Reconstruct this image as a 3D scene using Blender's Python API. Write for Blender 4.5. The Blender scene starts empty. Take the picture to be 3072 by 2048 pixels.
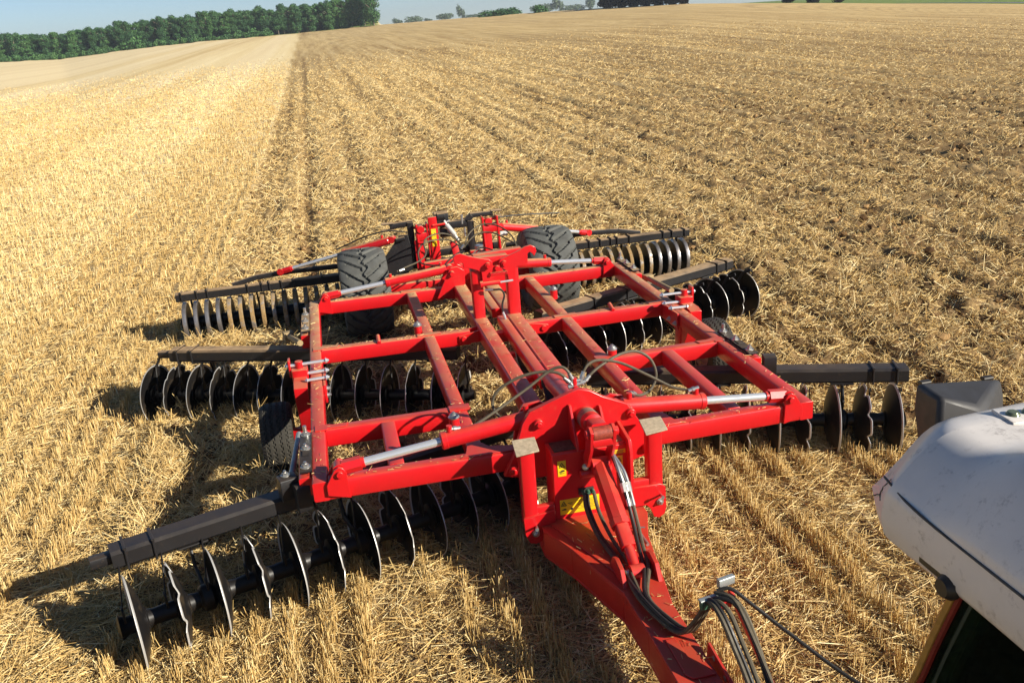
import bpy, bmesh, math, random
import numpy as np
from mathutils import Vector, Matrix
random.seed(5)
rng = np.random.default_rng(11)
S = bpy.context.scene
COL = S.collection

# ------------------------------------------------------------------ camera, world, sun, exposure
CAM = np.array([-1.5117, -5.6495, 3.815])
yaw, pitch, roll = 0.191607, 0.345529, -0.076751
cy_, sy_, cp_, sp_ = math.cos(yaw), math.sin(yaw), math.cos(pitch), math.sin(pitch)
fw = Vector((sy_ * cp_, cy_ * cp_, -sp_)); r0 = Vector((cy_, -sy_, 0)); u0 = r0.cross(fw)
cr_, sr_ = math.cos(roll), math.sin(roll)
rt = cr_ * r0 + sr_ * u0; up = -sr_ * r0 + cr_ * u0
cam = bpy.data.cameras.new("camera"); cam.lens = 31.186; cam.sensor_width = 36
cam.clip_start = 0.05; cam.clip_end = 6000
co = bpy.data.objects.new("camera", cam); COL.objects.link(co)
M3 = Matrix((rt, up, -fw)).transposed().to_4x4(); M3.translation = Vector(CAM); co.matrix_world = M3
S.camera = co

SUN = Vector((1.59, -1.30, 1.0)).normalized()           # direction towards the sun
SUN_EL = math.asin(SUN.z); SUN_AZ = math.atan2(SUN.x, SUN.y)
w = bpy.data.worlds.new("World"); S.world = w; w.use_nodes = True
nt = w.node_tree; nt.nodes.clear()
wo = nt.nodes.new("ShaderNodeOutputWorld"); bg = nt.nodes.new("ShaderNodeBackground"); sky = nt.nodes.new("ShaderNodeTexSky")
sky.sky_type = 'NISHITA'; sky.sun_disc = False; sky.sun_elevation = SUN_EL; sky.sun_rotation = SUN_AZ
sky.air_density = 0.7; sky.dust_density = 0.0; sky.ozone_density = 4.0
bg.inputs[1].default_value = 0.056
nt.links.new(sky.outputs[0], bg.inputs[0]); nt.links.new(bg.outputs[0], wo.inputs[0])
sl = bpy.data.lights.new("sun", 'SUN'); sl.energy = 4.8; sl.angle = math.radians(0.55); sl.color = (1.0, 0.925, 0.79)
so = bpy.data.objects.new("sun", sl); COL.objects.link(so)
so.rotation_euler = (-SUN).to_track_quat('-Z', 'Y').to_euler(); so.location = (20, -20, 30)
S.view_settings.view_transform = 'Standard'; S.view_settings.look = 'None'
S.view_settings.exposure = 0.85; S.view_settings.gamma = 1.0

# ------------------------------------------------------------------ materials
class NT:
    def __init__(s, name):
        s.m = bpy.data.materials.new(name); s.m.use_nodes = True
        s.t = s.m.node_tree; s.b = s.t.nodes["Principled BSDF"]; s.out = s.t.nodes["Material Output"]
    def n(s, typ, **kw):
        nd = s.t.nodes.new(typ)
        for k, v in kw.items():
            if k.startswith("i_"):
                key = k[2:]; key = int(key) if key.isdigit() else key.replace("_", " ")
                nd.inputs[key].default_value = v
            else: setattr(nd, k, v)
        return nd
    def l(s, a, b): s.t.links.new(a, b)
    def math(s, op, a, b=None, clamp=False):
        nd = s.n("ShaderNodeMath", operation=op); nd.use_clamp = clamp
        for i, v in enumerate((a, b)):
            if v is None: continue
            if hasattr(v, "is_linked"): s.l(v, nd.inputs[i])
            else: nd.inputs[i].default_value = v
        return nd.outputs[0]
    def noise(s, scale, detail=3, rough=.55, vec=None):
        nd = s.n("ShaderNodeTexNoise"); nd.inputs["Scale"].default_value = scale
        nd.inputs["Detail"].default_value = detail; nd.inputs["Roughness"].default_value = rough
        if vec is not None: s.l(vec, nd.inputs["Vector"])
        return nd.outputs["Fac"]
    def ramp(s, fac, stops):
        nd = s.n("ShaderNodeValToRGB"); e = nd.color_ramp.elements
        while len(e) < len(stops): e.new(0.5)
        for el, (p, c) in zip(e, stops):
            el.position = p; el.color = (*c, 1) if len(c) == 3 else c
        s.l(fac, nd.inputs[0]); return nd.outputs[0]
    def map(s, v, a, b, c=0., d=1.):
        nd = s.n("ShaderNodeMapRange"); nd.inputs[1].default_value = a; nd.inputs[2].default_value = b
        nd.inputs[3].default_value = c; nd.inputs[4].default_value = d; s.l(v, nd.inputs[0]); return nd.outputs[0]
    def mix(s, f, a, b, mode='MIX'):
        nd = s.n("ShaderNodeMix", data_type='RGBA', blend_type=mode)
        for i, v in ((0, f), (6, a), (7, b)):
            if hasattr(v, "is_linked"): s.l(v, nd.inputs[i])
            else: nd.inputs[i].default_value = v if i == 0 else ((*v, 1) if len(v) == 3 else v)
        return nd.outputs[2]
    def set(s, **kw):
        for k, v in kw.items():
            inp = s.b.inputs[k.replace("_", " ")]
            if hasattr(v, "is_linked"): s.l(v, inp)
            else: inp.default_value = (*v, 1) if isinstance(v, tuple) and len(v) == 3 else v
        return s
    def pos(s): return s.n("ShaderNodeNewGeometry").outputs["Position"]
    def bump(s, h, strength=.3, dist=.01):
        nd = s.n("ShaderNodeBump"); nd.inputs["Strength"].default_value = strength; nd.inputs["Distance"].default_value = dist
        s.l(h, nd.inputs["Height"]); s.l(nd.outputs[0], s.b.inputs["Normal"])

def dusty(name, base, dust, rough, metal=0., d0=.1, d1=.6, coat=0., spec=.5, scratch=None):
    """paint with settled field dust on its upward faces, more towards the machine's rear where the soil is thrown up"""
    q = NT(name); g = q.n("ShaderNodeNewGeometry")
    sx = q.n("ShaderNodeSeparateXYZ"); q.l(g.outputs["Normal"], sx.inputs[0])
    sp = q.n("ShaderNodeSeparateXYZ"); q.l(g.outputs["Position"], sp.inputs[0])
    upf = q.map(sx.outputs[2], .55, .95)
    am = q.map(sp.outputs[1], 0.8, 4.2, d0, d1)
    n1 = q.noise(5, 5, .65, g.outputs["Position"]); n2 = q.noise(38, 4, .6, g.outputs["Position"])
    f = q.math('MULTIPLY', q.math('MULTIPLY', upf, am), q.map(n1, .28, .62, .35, 1.25))
    f = q.math('ADD', f, q.math('MULTIPLY', q.map(n2, .58, .75), q.map(n1, .5, .8, .03, .22)), True)
    var = q.mix(q.map(n1, .3, .7), base, tuple(c * .86 for c in base))
    n3 = q.noise(90, 3, .6, g.outputs["Position"]); n4 = q.noise(2.2, 4, .6, g.outputs["Position"])
    chip = q.math('MULTIPLY', q.map(n3, .66, .70), q.map(n4, .52, .64), True)
    var = q.mix(q.math('MULTIPLY', chip, .75), var, tuple(c * .25 + .03 for c in base))
    q.set(Base_Color=q.mix(f, var, dust), Metallic=metal, Specular_IOR_Level=spec)
    q.set(Roughness=q.math('ADD', q.math('MULTIPLY', f, .5), q.map(n1, .3, .7, rough - .05, rough + .08), True))
    q.b.inputs["Coat Weight"].default_value = coat; q.b.inputs["Coat Roughness"].default_value = .15
    q.bump(n2, .06, .004)
    return q.m

def plain(name, c, rough=.5, metal=0., var=.2, sc=20, spec=.5):
    q = NT(name); n = q.noise(sc, 4, .6, q.pos())
    q.set(Base_Color=q.mix(q.map(n, .3, .7), c, tuple(x * (1 - var) for x in c)), Metallic=metal, Specular_IOR_Level=spec,
          Roughness=q.map(n, .3, .7, max(rough - .08, .02), rough + .08)); return q.m

DUST = (.50, .30, .135)
RED = dusty("red_paint", (.60, .008, .012), DUST, .34, d0=.16, d1=.88, coat=.25, spec=.5)
BLACK = dusty("black_paint", (.014, .013, .014), (.44, .29, .15), .40, d0=.07, d1=.9, spec=.5)
RED_D = dusty("dusty_red_paint", (.56, .012, .010), (.42, .16, .055), .38, d0=.26, d1=.9, coat=.15)
STEEL = plain("worn_disc_steel", (.014, .012, .011), .45, .0, .5, 14, .4)
EDGE = plain("bright_worn_steel", (.80, .78, .74), .42, .55, .15, 60)
CHROME = plain("chrome_rod", (.86, .86, .85), .18, .65, .04, 6)
ZINC = plain("zinc_bolt", (.62, .61, .57), .34, .85, .3, 60)
HOSE = plain("hose_rubber", (.115, .095, .062), .6, 0, .35, 30, .3)
HOSED = plain("dark_hose_rubber", (.022, .020, .018), .5, 0, .4, 30, .4)
YEL = plain("yellow_label", (.83, .58, .012), .4, 0, .06, 9)
INK = plain("label_ink", (.03, .025, .02), .5, 0, .1, 9)
GREENV = plain("green_valve", (.05, .16, .10), .4, 0, .3, 20)
GREYP = plain("grey_zinc_plate", (.42, .45, .44), .45, .5, .25, 20)

def rubber_mat():
    q = NT("dusty_tyre_rubber"); p = q.pos(); n = q.noise(9, 5, .6, p)
    q.set(Base_Color=q.mix(q.map(n, .3, .72), (.105, .108, .100), (.068, .068, .062)), Roughness=.72, Specular_IOR_Level=.3)
    q.bump(q.noise(70, 3, .6, p), .12, .004); return q.m
RUBBER = rubber_mat()
RUBBER2 = plain("gauge_tyre_rubber", (.042, .038, .030), .7, 0, .3, 16, .3)

def caked():
    q = NT("soil_caked_steel"); p = q.pos()
    n = q.noise(7, 5, .7, p); n2 = q.noise(55, 4, .7, p)
    f = q.map(q.math('ADD', n, q.math('MULTIPLY', n2, .35)), .52, .70)
    c = q.mix(q.map(n2, .3, .7), (.13, .07, .028), (.42, .28, .11))
    q.set(Base_Color=q.mix(f, (.40, .38, .36), c), Metallic=q.map(f, 0, 1, .75, 0), Roughness=q.map(f, 0, 1, .32, .9))
    q.bump(n2, .5, .01); return q.m
CAKED = caked()
def disc_dirt():
    q = NT("soil_dusted_disc"); p = q.pos(); n = q.noise(6, 5, .65, p); n2 = q.noise(45, 4, .65, p)
    f = q.map(q.math('ADD', n, q.math('MULTIPLY', n2, .3)), .66, .90, 0, .3)
    sp = q.n("ShaderNodeSeparateXYZ"); q.l(p, sp.inputs[0])
    low = q.math('MULTIPLY', q.map(sp.outputs[2], .26, .04), q.map(q.math('ADD', n, q.math('MULTIPLY', n2, .4)), .50, .78), True)
    f = q.math('MAXIMUM', f, q.math('MULTIPLY', low, .5))
    q.set(Base_Color=q.mix(f, (.010, .009, .009), (.17, .115, .055)), Roughness=q.map(f, 0, 1, .46, .9), Specular_IOR_Level=.28)
    return q.m
DISC = disc_dirt()

# ------------------------------------------------------------------ mesh builder
class MB:
    def __init__(s): s.v = []; s.f = []; s.mi = []
    def add(s, vs, fs, mi=0):
        o = len(s.v); s.v += [tuple(map(float, p)) for p in vs]
        for f in fs: s.f.append(tuple(i + o for i in f)); s.mi.append(mi)
    def loft(s, rings, caps=True, closed=False, mi=0):
        n = len(rings[0]); vs = [p for r in rings for p in r]; fs = []
        m = len(rings)
        for i in range(m if closed else m - 1):
            a = i * n; b = ((i + 1) % m) * n
            for j in range(n):
                k = (j + 1) % n; fs.append((a + j, a + k, b + k, b + j))
        if caps and not closed:
            fs.append(tuple(range(n - 1, -1, -1))); fs.append(tuple((m - 1) * n + j for j in range(n)))
        s.add(vs, fs, mi)
    def beam(s, p0, p1, wd, h, c=.012, up=(0, 0, 1), mi=0):
        p0, p1 = Vector(p0), Vector(p1); d = (p1 - p0).normalized(); side = d.cross(Vector(up)).normalized(); u = side.cross(d)
        a, b = wd / 2, h / 2; c = min(c, a * .9, b * .9)
        k = c * .35
        pr = [(-a + c, -b), (a - c, -b), (a - k, -b + k), (a, -b + c), (a, b - c), (a - k, b - k), (a - c, b), (-a + c, b), (-a + k, b - k), (-a, b - c), (-a, -b + c), (-a + k, -b + k)]
        s.loft([[p + side * x + u * y for x, y in pr] for p in (p0, p1)], mi=mi)
    def obeam(s, p0, p1, wd, h, c):
        p0, p1 = Vector(p0), Vector(p1); d = (p1 - p0).normalized(); side = d.cross(Vector((0, 0, 1))).normalized(); u = side.cross(d); a, b = wd / 2, h / 2
        pr = [(-a + c, -b), (a - c, -b), (a, -b + c), (a, b - c), (a - c, b), (-a + c, b), (-a, b - c), (-a, -b + c)]
        s.loft([[p + side * x + u * y for x, y in pr] for p in (p0, p1)])
    def box(s, c, sz, rz=0., ch=.004, mi=0):
        c = Vector(c); d = Vector((math.cos(rz), math.sin(rz), 0))
        s.beam(c - d * sz[0] / 2, c + d * sz[0] / 2, sz[1], sz[2], ch, mi=mi)
    def cyl(s, p0, p1, r0, r1=None, n=20, mi=0):
        s.lathe(p0, p1, [(0, r0), (1, r0 if r1 is None else r1)], n, mi)
    def lathe(s, p0, p1, prof, n=24, mi=0, caps=True):
        p0, p1 = Vector(p0), Vector(p1); d = p1 - p0; dn = d.normalized()
        a = dn.cross(Vector((0, 0, 1)));
        if a.length < .01: a = dn.cross(Vector((0, 1, 0)))
        a.normalize(); b = dn.cross(a)
        s.loft([[p0 + d * t + (a * math.cos(2 * math.pi * j / n) + b * math.sin(2 * math.pi * j / n)) * max(r, 1e-4) for j in range(n)] for t, r in prof], caps, mi=mi)
    def tube(s, pts, r, n=8, sub=8, mi=0):
        P = [Vector(p) for p in pts]; P = [P[0] * 2 - P[1]] + P + [P[-1] * 2 - P[-2]]; path = []
        for i in range(1, len(P) - 2):
            for k in range(sub):
                t = k / sub; p = .5 * ((2 * P[i]) + (P[i + 1] - P[i - 1]) * t + (2 * P[i - 1] - 5 * P[i] + 4 * P[i + 1] - P[i + 2]) * t * t + (3 * P[i] - P[i - 1] - 3 * P[i + 1] + P[i + 2]) * t ** 3)
                path.append(p)
        path.append(P[-2]); rings = []; ref = None
        for i, p in enumerate(path):
            d = (path[min(i + 1, len(path) - 1)] - path[max(i - 1, 0)]).normalized()
            if ref is None: ref = d.orthogonal().normalized()
            ref = (ref - d * ref.dot(d)).normalized(); b = d.cross(ref)
            rings.append([p + (ref * math.cos(2 * math.pi * j / n) + b * math.sin(2 * math.pi * j / n)) * r for j in range(n)])
        s.loft(rings, mi=mi)
    def plate(s, pts, nrm, t, mi=0):
        nrm = Vector(nrm).normalized() * (t / 2); P = [Vector(p) for p in pts]
        area = sum(((P[i] - P[0]).cross(P[(i + 1) % len(P)] - P[0]) for i in range(len(P))), Vector())
        if area.dot(nrm) < 0: P = P[::-1]
        n = len(P); vs = [p + nrm for p in P] + [p - nrm for p in P]
        fs = [tuple(range(n)), tuple(range(2 * n - 1, n - 1, -1))] + [(i, n + i, n + (i + 1) % n, (i + 1) % n) for i in range(n)]
        s.add(vs, fs, mi)
    def hexbolt(s, p, d, r=.022, h=.018, mi=0):
        p = Vector(p); d = Vector(d).normalized()
        s.lathe(p, p + d * h * .35, [(0, r * 1.55), (1, r * 1.5)], 16, mi); s.lathe(p + d * h * .3, p + d * h * 1.2, [(0, r), (.85, r), (1, r * .8)], 6, mi)
        s.cyl(p + d * h, p + d * h * 1.8, r * .5, n=10, mi=mi)

def obj(name, mb, mat, parent=None, loc=None, rot=None, bevel=0, angle=35, **props):
    me = bpy.data.meshes.new(name); me.from_pydata(mb.v, [], mb.f)
    for m in (mat if isinstance(mat, (list, tuple)) else [mat]): me.materials.append(m)
    if any(mb.mi): me.polygons.foreach_set("material_index", mb.mi)
    me.validate(); bm = bmesh.new(); bm.from_mesh(me); bmesh.ops.recalc_face_normals(bm, faces=bm.faces); bm.to_mesh(me); bm.free()
    me.polygons.foreach_set("use_smooth", [True] * len(me.polygons)); me.update()
    me.set_sharp_from_angle(angle=math.radians(angle))
    o = bpy.data.objects.new(name, me); COL.objects.link(o)
    if loc is not None: o.location = loc
    if rot is not None: o.rotation_euler = rot
    if parent: o.parent = parent
    if bevel:
        b = o.modifiers.new("bevel", 'BEVEL'); b.width = bevel; b.segments = 2; b.limit_method = 'ANGLE'; b.angle_limit = math.radians(50)
    for k, v in props.items(): o[k] = v
    return o
def tag(o, label, cat, group=None):
    o["label"] = label; o["category"] = cat
    if group: o["group"] = group
    return o
def empty(name, loc=(0, 0, 0), rz=0):
    o = bpy.data.objects.new(name, None); COL.objects.link(o); o.location = loc; o.rotation_euler = (0, 0, rz); o.empty_display_size = .1; return o
def inst(src, parent, loc=(0, 0, 0), rot=(0, 0, 0), name=None, scale=None):
    c = src.copy(); COL.objects.link(c); c.parent = parent; c.location = loc; c.rotation_euler = rot
    if scale: c.scale = scale
    return c

# ------------------------------------------------------------------ noise
def vnoise(x, y, seed=0):
    xi = np.floor(x).astype(np.int64); yi = np.floor(y).astype(np.int64); fx = x - xi; fy = y - yi
    fx = fx * fx * (3 - 2 * fx); fy = fy * fy * (3 - 2 * fy)
    def h(a, b):
        n = (a * 374761393 + b * 668265263 + seed * 1442695041) & 0x7fffffff
        n = ((n ^ (n >> 13)) * 1274126177) & 0x7fffffff; n = n ^ (n >> 16)
        return (n & 0xffff) / 65535.
    return (h(xi, yi) * (1 - fx) + h(xi + 1, yi) * fx) * (1 - fy) + (h(xi, yi + 1) * (1 - fx) + h(xi + 1, yi + 1) * fx) * fy
def fbm(x, y, o=4, seed=0):
    s = 0; a = .5; t = 0
    for i in range(o): s = s + a * vnoise(x * 2 ** i, y * 2 ** i, seed + i * 17); t += a; a *= .55
    return s / t
def sstep(a, b, x):
    t = np.clip((x - a) / (b - a), 0, 1); return t * t * (3 - 2 * t)

# ------------------------------------------------------------------ the land
EDGE_T = np.array([(-180, 300, 2.), (-60, 380, 3.5), (-21.42, 380, 3.55), (-16.46, 370, 3.08), (-13.39, 365, 2.48), (-9.52, 360, 4.08), (-5.77, 355, 4.81), (-0.4, 350, 5.04), (4.44, 345, 5.72), (8.63, 330, 5.76), (13.16, 310, 5.62), (17.78, 280, 5.25), (23.11, 255, 4.68), (27.52, 235, 3.37), (34.56, 210, 1.42), (40.81, 190, 0.07), (47.42, 180, -1.45), (90, 180, -1.5), (180, 300, 2.)])
def edge(az): return np.interp(az, EDGE_T[:, 0], EDGE_T[:, 1]), np.interp(az, EDGE_T[:, 0], EDGE_T[:, 2])
def polar(x, y):
    dx, dy = x - CAM[0], y - CAM[1]; return np.degrees(np.arctan2(dx, dy)), np.hypot(dx, dy)
def land(x, y):
    az, r = polar(x, y); D, H = edge(az)
    z = H * np.clip((r - 25) / (D - 25), 0, 1)
    e = (H - 3.815) / D
    far = 3.815 + (e + .0006) * r - 3.2 * sstep(0, 60, r - D) * (1 - sstep(500, 850, r))
    far = far + 5.5 * sstep(6, 30, r - D) * (1 - sstep(4.2, 4.6, az)) * sstep(-100, -60, az)
    wgt = sstep(17, 23, az) * (1 - sstep(70, 120, az))
    return np.where(r > D, far * (1 - wgt) + H * wgt, z)
def gang_line(x):
    return np.where(x < .4, -.05 + .334 * (x + 3.15), .95 - .37 * (x - 3.2))
def tilled(x, y):
    j = .16 * (fbm(x * 1.3, y * 1.3, 3, 5) - .5)
    a = sstep(-3.52, -3.36, x + j * 1.6) * sstep(-.1, .25, y - gang_line(x) + j * 2)
    b = sstep(3.75, 4.15, x + j * 3)
    return np.maximum(a, b)
def furrow(x, y):     # soil-rich strips left along the direction of travel
    wv = x + .5 * (fbm(x * .2, y * .05, 2, 91) - .5)
    f = fbm(wv * .9, y * .02, 3, 33)
    return sstep(.42, .7, f) * .75 + .9 * np.exp(-((wv + 2.0) / .22) ** 2) * sstep(5, 8, y) + .5 * np.exp(-((wv + .9) / .3) ** 2) * sstep(6, 8, y) + .6 * sstep(5, 16, x) * (1 - sstep(40, 90, y))
def passes(x):        # paler and deeper gold strips, one per combine pass
    return .85 * sstep(-6.0, -6.6, x) * sstep(-11.4, -10.6, x) + .9 * sstep(-24, -25.5, x) * (1 - .9 * sstep(-30, -31, x) * sstep(-35, -34, x)) + .6 * np.exp(-((x + 17) / .35) ** 2) + .6 * np.exp(-((x + 19.2) / .35) ** 2)
def passline(x, y):   # shallow grooves of the harrow, one every tine
    k = (x + .25 * (fbm(x * .3, y * .06, 2, 15) - .5)) / .8; f = np.abs(k % 1 - .5) * 2; idx = np.floor(k)
    return np.exp(-(f / .30) ** 2) * vnoise(idx * 7.3, y * .03 + idx, 44)
def micro(x, y):
    az, r = polar(x, y); t = tilled(x, y)
    fade = 1 - sstep(35, 110, r)
    cl = fbm(x * 3.3, y * 3.3, 4, 3) - .5; lump = np.maximum(fbm(x * 7.5, y * 7.5, 2, 8) - .52, 0)
    pas = np.abs(((x + .25 * (fbm(x * .3, y * .06, 2, 15) - .5)) / 1.25) % 1 - .5) * 2
    zt = .13 * cl + .32 * lump - .07 * furrow(x, y) - .07 * passline(x, y) + .055 * (pas - .5) * (.4 + fbm(x * .8, y * .35, 2, 19))
    row = np.sin(x * 2 * math.pi / .24 + 1.2 * (fbm(x * .4, y * .4, 2, 71) - .5))
    zs = .05 * (fbm(x * 1.2, y * 1.2, 3, 21) - .5) + .012 * row + .03 * (fbm(x * 9, y * 9, 2, 23) - .5)
    edgeh = .10 * np.exp(-((x + 3.5) / .14) ** 2) * sstep(0, 1, y) * fbm(x * 3, y * 3, 3, 41)
    return (zt * t + zs * (1 - t)) * fade + edgeh * fade
def gz(x, y): return land(x, y) + micro(x, y)

def mesh_np(name, V, F, mats, attrs=None, smooth=False):
    me = bpy.data.meshes.new(name); nv, nf, k = len(V), len(F), F.shape[1]
    me.vertices.add(nv); me.vertices.foreach_set("co", V.astype(np.float32).ravel())
    me.loops.add(nf * k); me.loops.foreach_set("vertex_index", F.astype(np.int32).ravel())
    me.polygons.add(nf); me.polygons.foreach_set("loop_start", np.arange(0, nf * k, k, dtype=np.int32))
    me.polygons.foreach_set("use_smooth", np.full(nf, smooth))
    for m in mats: me.materials.append(m)
    for nme, dat in (attrs or {}).items():
        a = me.attributes.new(nme, 'FLOAT', 'POINT'); a.data.foreach_set("value", dat.astype(np.float32))
    me.update(calc_edges=True)
    o = bpy.data.objects.new(name, me); COL.objects.link(o); return o

def ground():
    ra = np.concatenate([np.arange(.4, 4, .06), 4 * np.exp(np.arange(0, math.log(3000 / 4), .0085))])
    aa = np.radians(np.concatenate([np.arange(-180, -52, 4), np.arange(-52, 72, .22), np.arange(72, 180, 4)]))
    na, nr = len(aa), len(ra)
    A, Rr = np.meshgrid(aa, ra); X = CAM[0] + Rr * np.sin(A); Y = CAM[1] + Rr * np.cos(A)
    X, Y = X.ravel(), Y.ravel(); Zs = gz(X, Y)
    V = np.stack([X, Y, Zs], 1); V = np.vstack([V, [[CAM[0], CAM[1], 0]]])
    i = np.arange(nr - 1)[:, None]; j = np.arange(na)[None, :]; k = (j + 1) % na
    F = np.stack([np.broadcast_to(i * na + j, (nr - 1, na)), np.broadcast_to(i * na + k, (nr - 1, na)), (i + 1) * na + k, np.broadcast_to((i + 1) * na + j, (nr - 1, na))], -1).reshape(-1, 4)[:, ::-1]
    az, r = polar(V[:, 0], V[:, 1]); D, H = edge(az)
    T = tilled(V[:, 0], V[:, 1])
    verge = sstep(0, 1.5, r - D) * np.maximum(sstep(18, 19, az), 1 - sstep(4.2, 4.5, az))
    pale = sstep(0, 3, r - D) * (1 - verge)
    q = NT("field_soil_and_stubble")
    def at(n): return q.n("ShaderNodeAttribute", attribute_name=n).outputs["Fac"]
    p = q.pos(); sp = q.n("ShaderNodeSeparateXYZ"); q.l(p, sp.inputs[0])
    cx = q.n("ShaderNodeCombineXYZ"); q.l(sp.outputs[0], cx.inputs[0]); q.l(q.math('MULTIPLY', sp.outputs[1], .012), cx.inputs[1])
    band = q.noise(.16, 4, .6, cx.outputs[0]); band2 = q.noise(1.1, 3, .6, cx.outputs[0]); rows = q.noise(3.2, 2, .5, cx.outputs[0])
    fine = q.noise(26, 5, .75, p); mid = q.noise(2.6, 5, .7, p); mid2 = q.noise(.55, 4, .7, p); big = q.noise(.06, 4, .6, p)
    dist = q.n("ShaderNodeVectorMath", operation='DISTANCE'); q.l(p, dist.inputs[0]); dist.inputs[1].default_value = tuple(CAM)
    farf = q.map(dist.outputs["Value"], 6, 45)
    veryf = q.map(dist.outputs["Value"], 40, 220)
    cx2 = q.n("ShaderNodeCombineXYZ"); q.l(sp.outputs[0], cx2.inputs[0]); q.l(q.math('MULTIPLY', sp.outputs[1], .03), cx2.inputs[1])
    line = q.noise(.9, 3, .6, cx2.outputs[0]); line2 = q.noise(2.6, 2, .6, cx2.outputs[0])
    # standing stubble: chaff and soil between the rows near by, the pale carpet of stalks far off, with combine passes
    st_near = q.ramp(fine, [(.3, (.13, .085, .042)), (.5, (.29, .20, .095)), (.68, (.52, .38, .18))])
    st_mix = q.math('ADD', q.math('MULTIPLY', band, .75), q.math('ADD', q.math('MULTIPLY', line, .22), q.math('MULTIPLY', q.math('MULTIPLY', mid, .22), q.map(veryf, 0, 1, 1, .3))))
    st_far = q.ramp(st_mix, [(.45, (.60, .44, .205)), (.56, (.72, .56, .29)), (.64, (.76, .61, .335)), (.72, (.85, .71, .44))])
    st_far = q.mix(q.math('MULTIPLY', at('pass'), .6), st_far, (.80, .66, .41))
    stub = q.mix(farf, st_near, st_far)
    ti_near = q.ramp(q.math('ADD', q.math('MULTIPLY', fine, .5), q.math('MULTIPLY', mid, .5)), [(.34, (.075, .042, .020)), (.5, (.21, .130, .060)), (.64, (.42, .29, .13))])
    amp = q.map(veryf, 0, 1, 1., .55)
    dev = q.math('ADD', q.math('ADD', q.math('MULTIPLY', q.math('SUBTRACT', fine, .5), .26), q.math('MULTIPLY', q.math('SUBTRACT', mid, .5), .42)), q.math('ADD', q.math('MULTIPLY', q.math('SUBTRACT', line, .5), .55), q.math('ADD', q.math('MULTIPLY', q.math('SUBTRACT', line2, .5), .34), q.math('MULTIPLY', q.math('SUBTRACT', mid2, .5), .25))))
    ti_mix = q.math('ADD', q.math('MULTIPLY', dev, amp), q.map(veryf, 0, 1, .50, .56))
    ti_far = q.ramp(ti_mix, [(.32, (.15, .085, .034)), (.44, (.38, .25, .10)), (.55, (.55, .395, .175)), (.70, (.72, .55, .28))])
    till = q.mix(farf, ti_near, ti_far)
    till = q.mix(q.math('MULTIPLY', at("line"), .62), till, (.20, .115, .05))
    till = q.mix(q.math('MULTIPLY', at("furrow"), .45), till, (.115, .062, .026))
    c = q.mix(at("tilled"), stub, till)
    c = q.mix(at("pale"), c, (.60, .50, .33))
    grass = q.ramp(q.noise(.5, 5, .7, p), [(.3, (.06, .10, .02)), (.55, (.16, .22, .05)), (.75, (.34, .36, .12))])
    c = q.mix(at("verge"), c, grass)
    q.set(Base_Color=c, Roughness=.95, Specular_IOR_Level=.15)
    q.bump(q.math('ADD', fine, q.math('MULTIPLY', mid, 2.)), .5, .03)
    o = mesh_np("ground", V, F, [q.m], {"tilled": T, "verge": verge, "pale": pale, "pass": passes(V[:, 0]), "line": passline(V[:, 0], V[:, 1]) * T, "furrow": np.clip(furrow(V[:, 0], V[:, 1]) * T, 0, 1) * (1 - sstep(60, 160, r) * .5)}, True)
    o["kind"] = "structure"
    me = o.data; c0 = len(V) - 1
    return o
ground()

def straw_mat(name, stops):
    q = NT(name); a = q.n("ShaderNodeAttribute", attribute_name="tint").outputs["Fac"]
    q.set(Base_Color=q.ramp(a, stops), Roughness=.55, Specular_IOR_Level=.35)
    return q.m
STRAW = straw_mat("dry_straw", [(0., (.24, .14, .050)), (.3, (.48, .31, .105)), (.65, (.68, .485, .195)), (1., (.86, .72, .40))])

def ribbons(name, P, Dv, L, Wd, tint, mat):
    """straws: a folded two-face strip each, base P, unit direction Dv, length L, width Wd"""
    n = len(P); up_ = rng.normal(size=(n, 3)); side = np.cross(Dv, up_); side /= np.linalg.norm(side, axis=1)[:, None] + 1e-9
    nrm = np.cross(side, Dv); w2 = (Wd / 2)[:, None]; E = P + Dv * L[:, None]
    V = np.stack([P - side * w2, P + nrm * w2 * .9, P + side * w2, E - side * w2 * .8, E + nrm * w2 * .7, E + side * w2 * .8], 1).reshape(-1, 3)
    b = np.arange(n)[:, None] * 6
    F = np.concatenate([b + np.array([0, 1, 4, 3]), b + np.array([1, 2, 5, 4])], 1).reshape(-1, 4)
    o = mesh_np(name, V, F, [mat], {"tint": np.repeat(tint, 6)}, False); o["kind"] = "stuff"; return o

def scatter(n_near, k_far, r1=7., r2=95., a0=-50, a1=66):
    """points round the tractor: even near by, thinning with the square of the distance beyond r1"""
    a = np.radians(rng.uniform(a0, a1, n_near)); r = np.sqrt(rng.uniform(2.2 ** 2, r1 ** 2, n_near))
    a2 = np.radians(rng.uniform(a0, a1, k_far)); rr = r1 * (r2 / r1) ** rng.uniform(0, 1, k_far)
    a = np.concatenate([a, a2]); r = np.concatenate([r, rr])
    return CAM[0] + r * np.sin(a), CAM[1] + r * np.cos(a), r

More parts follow.
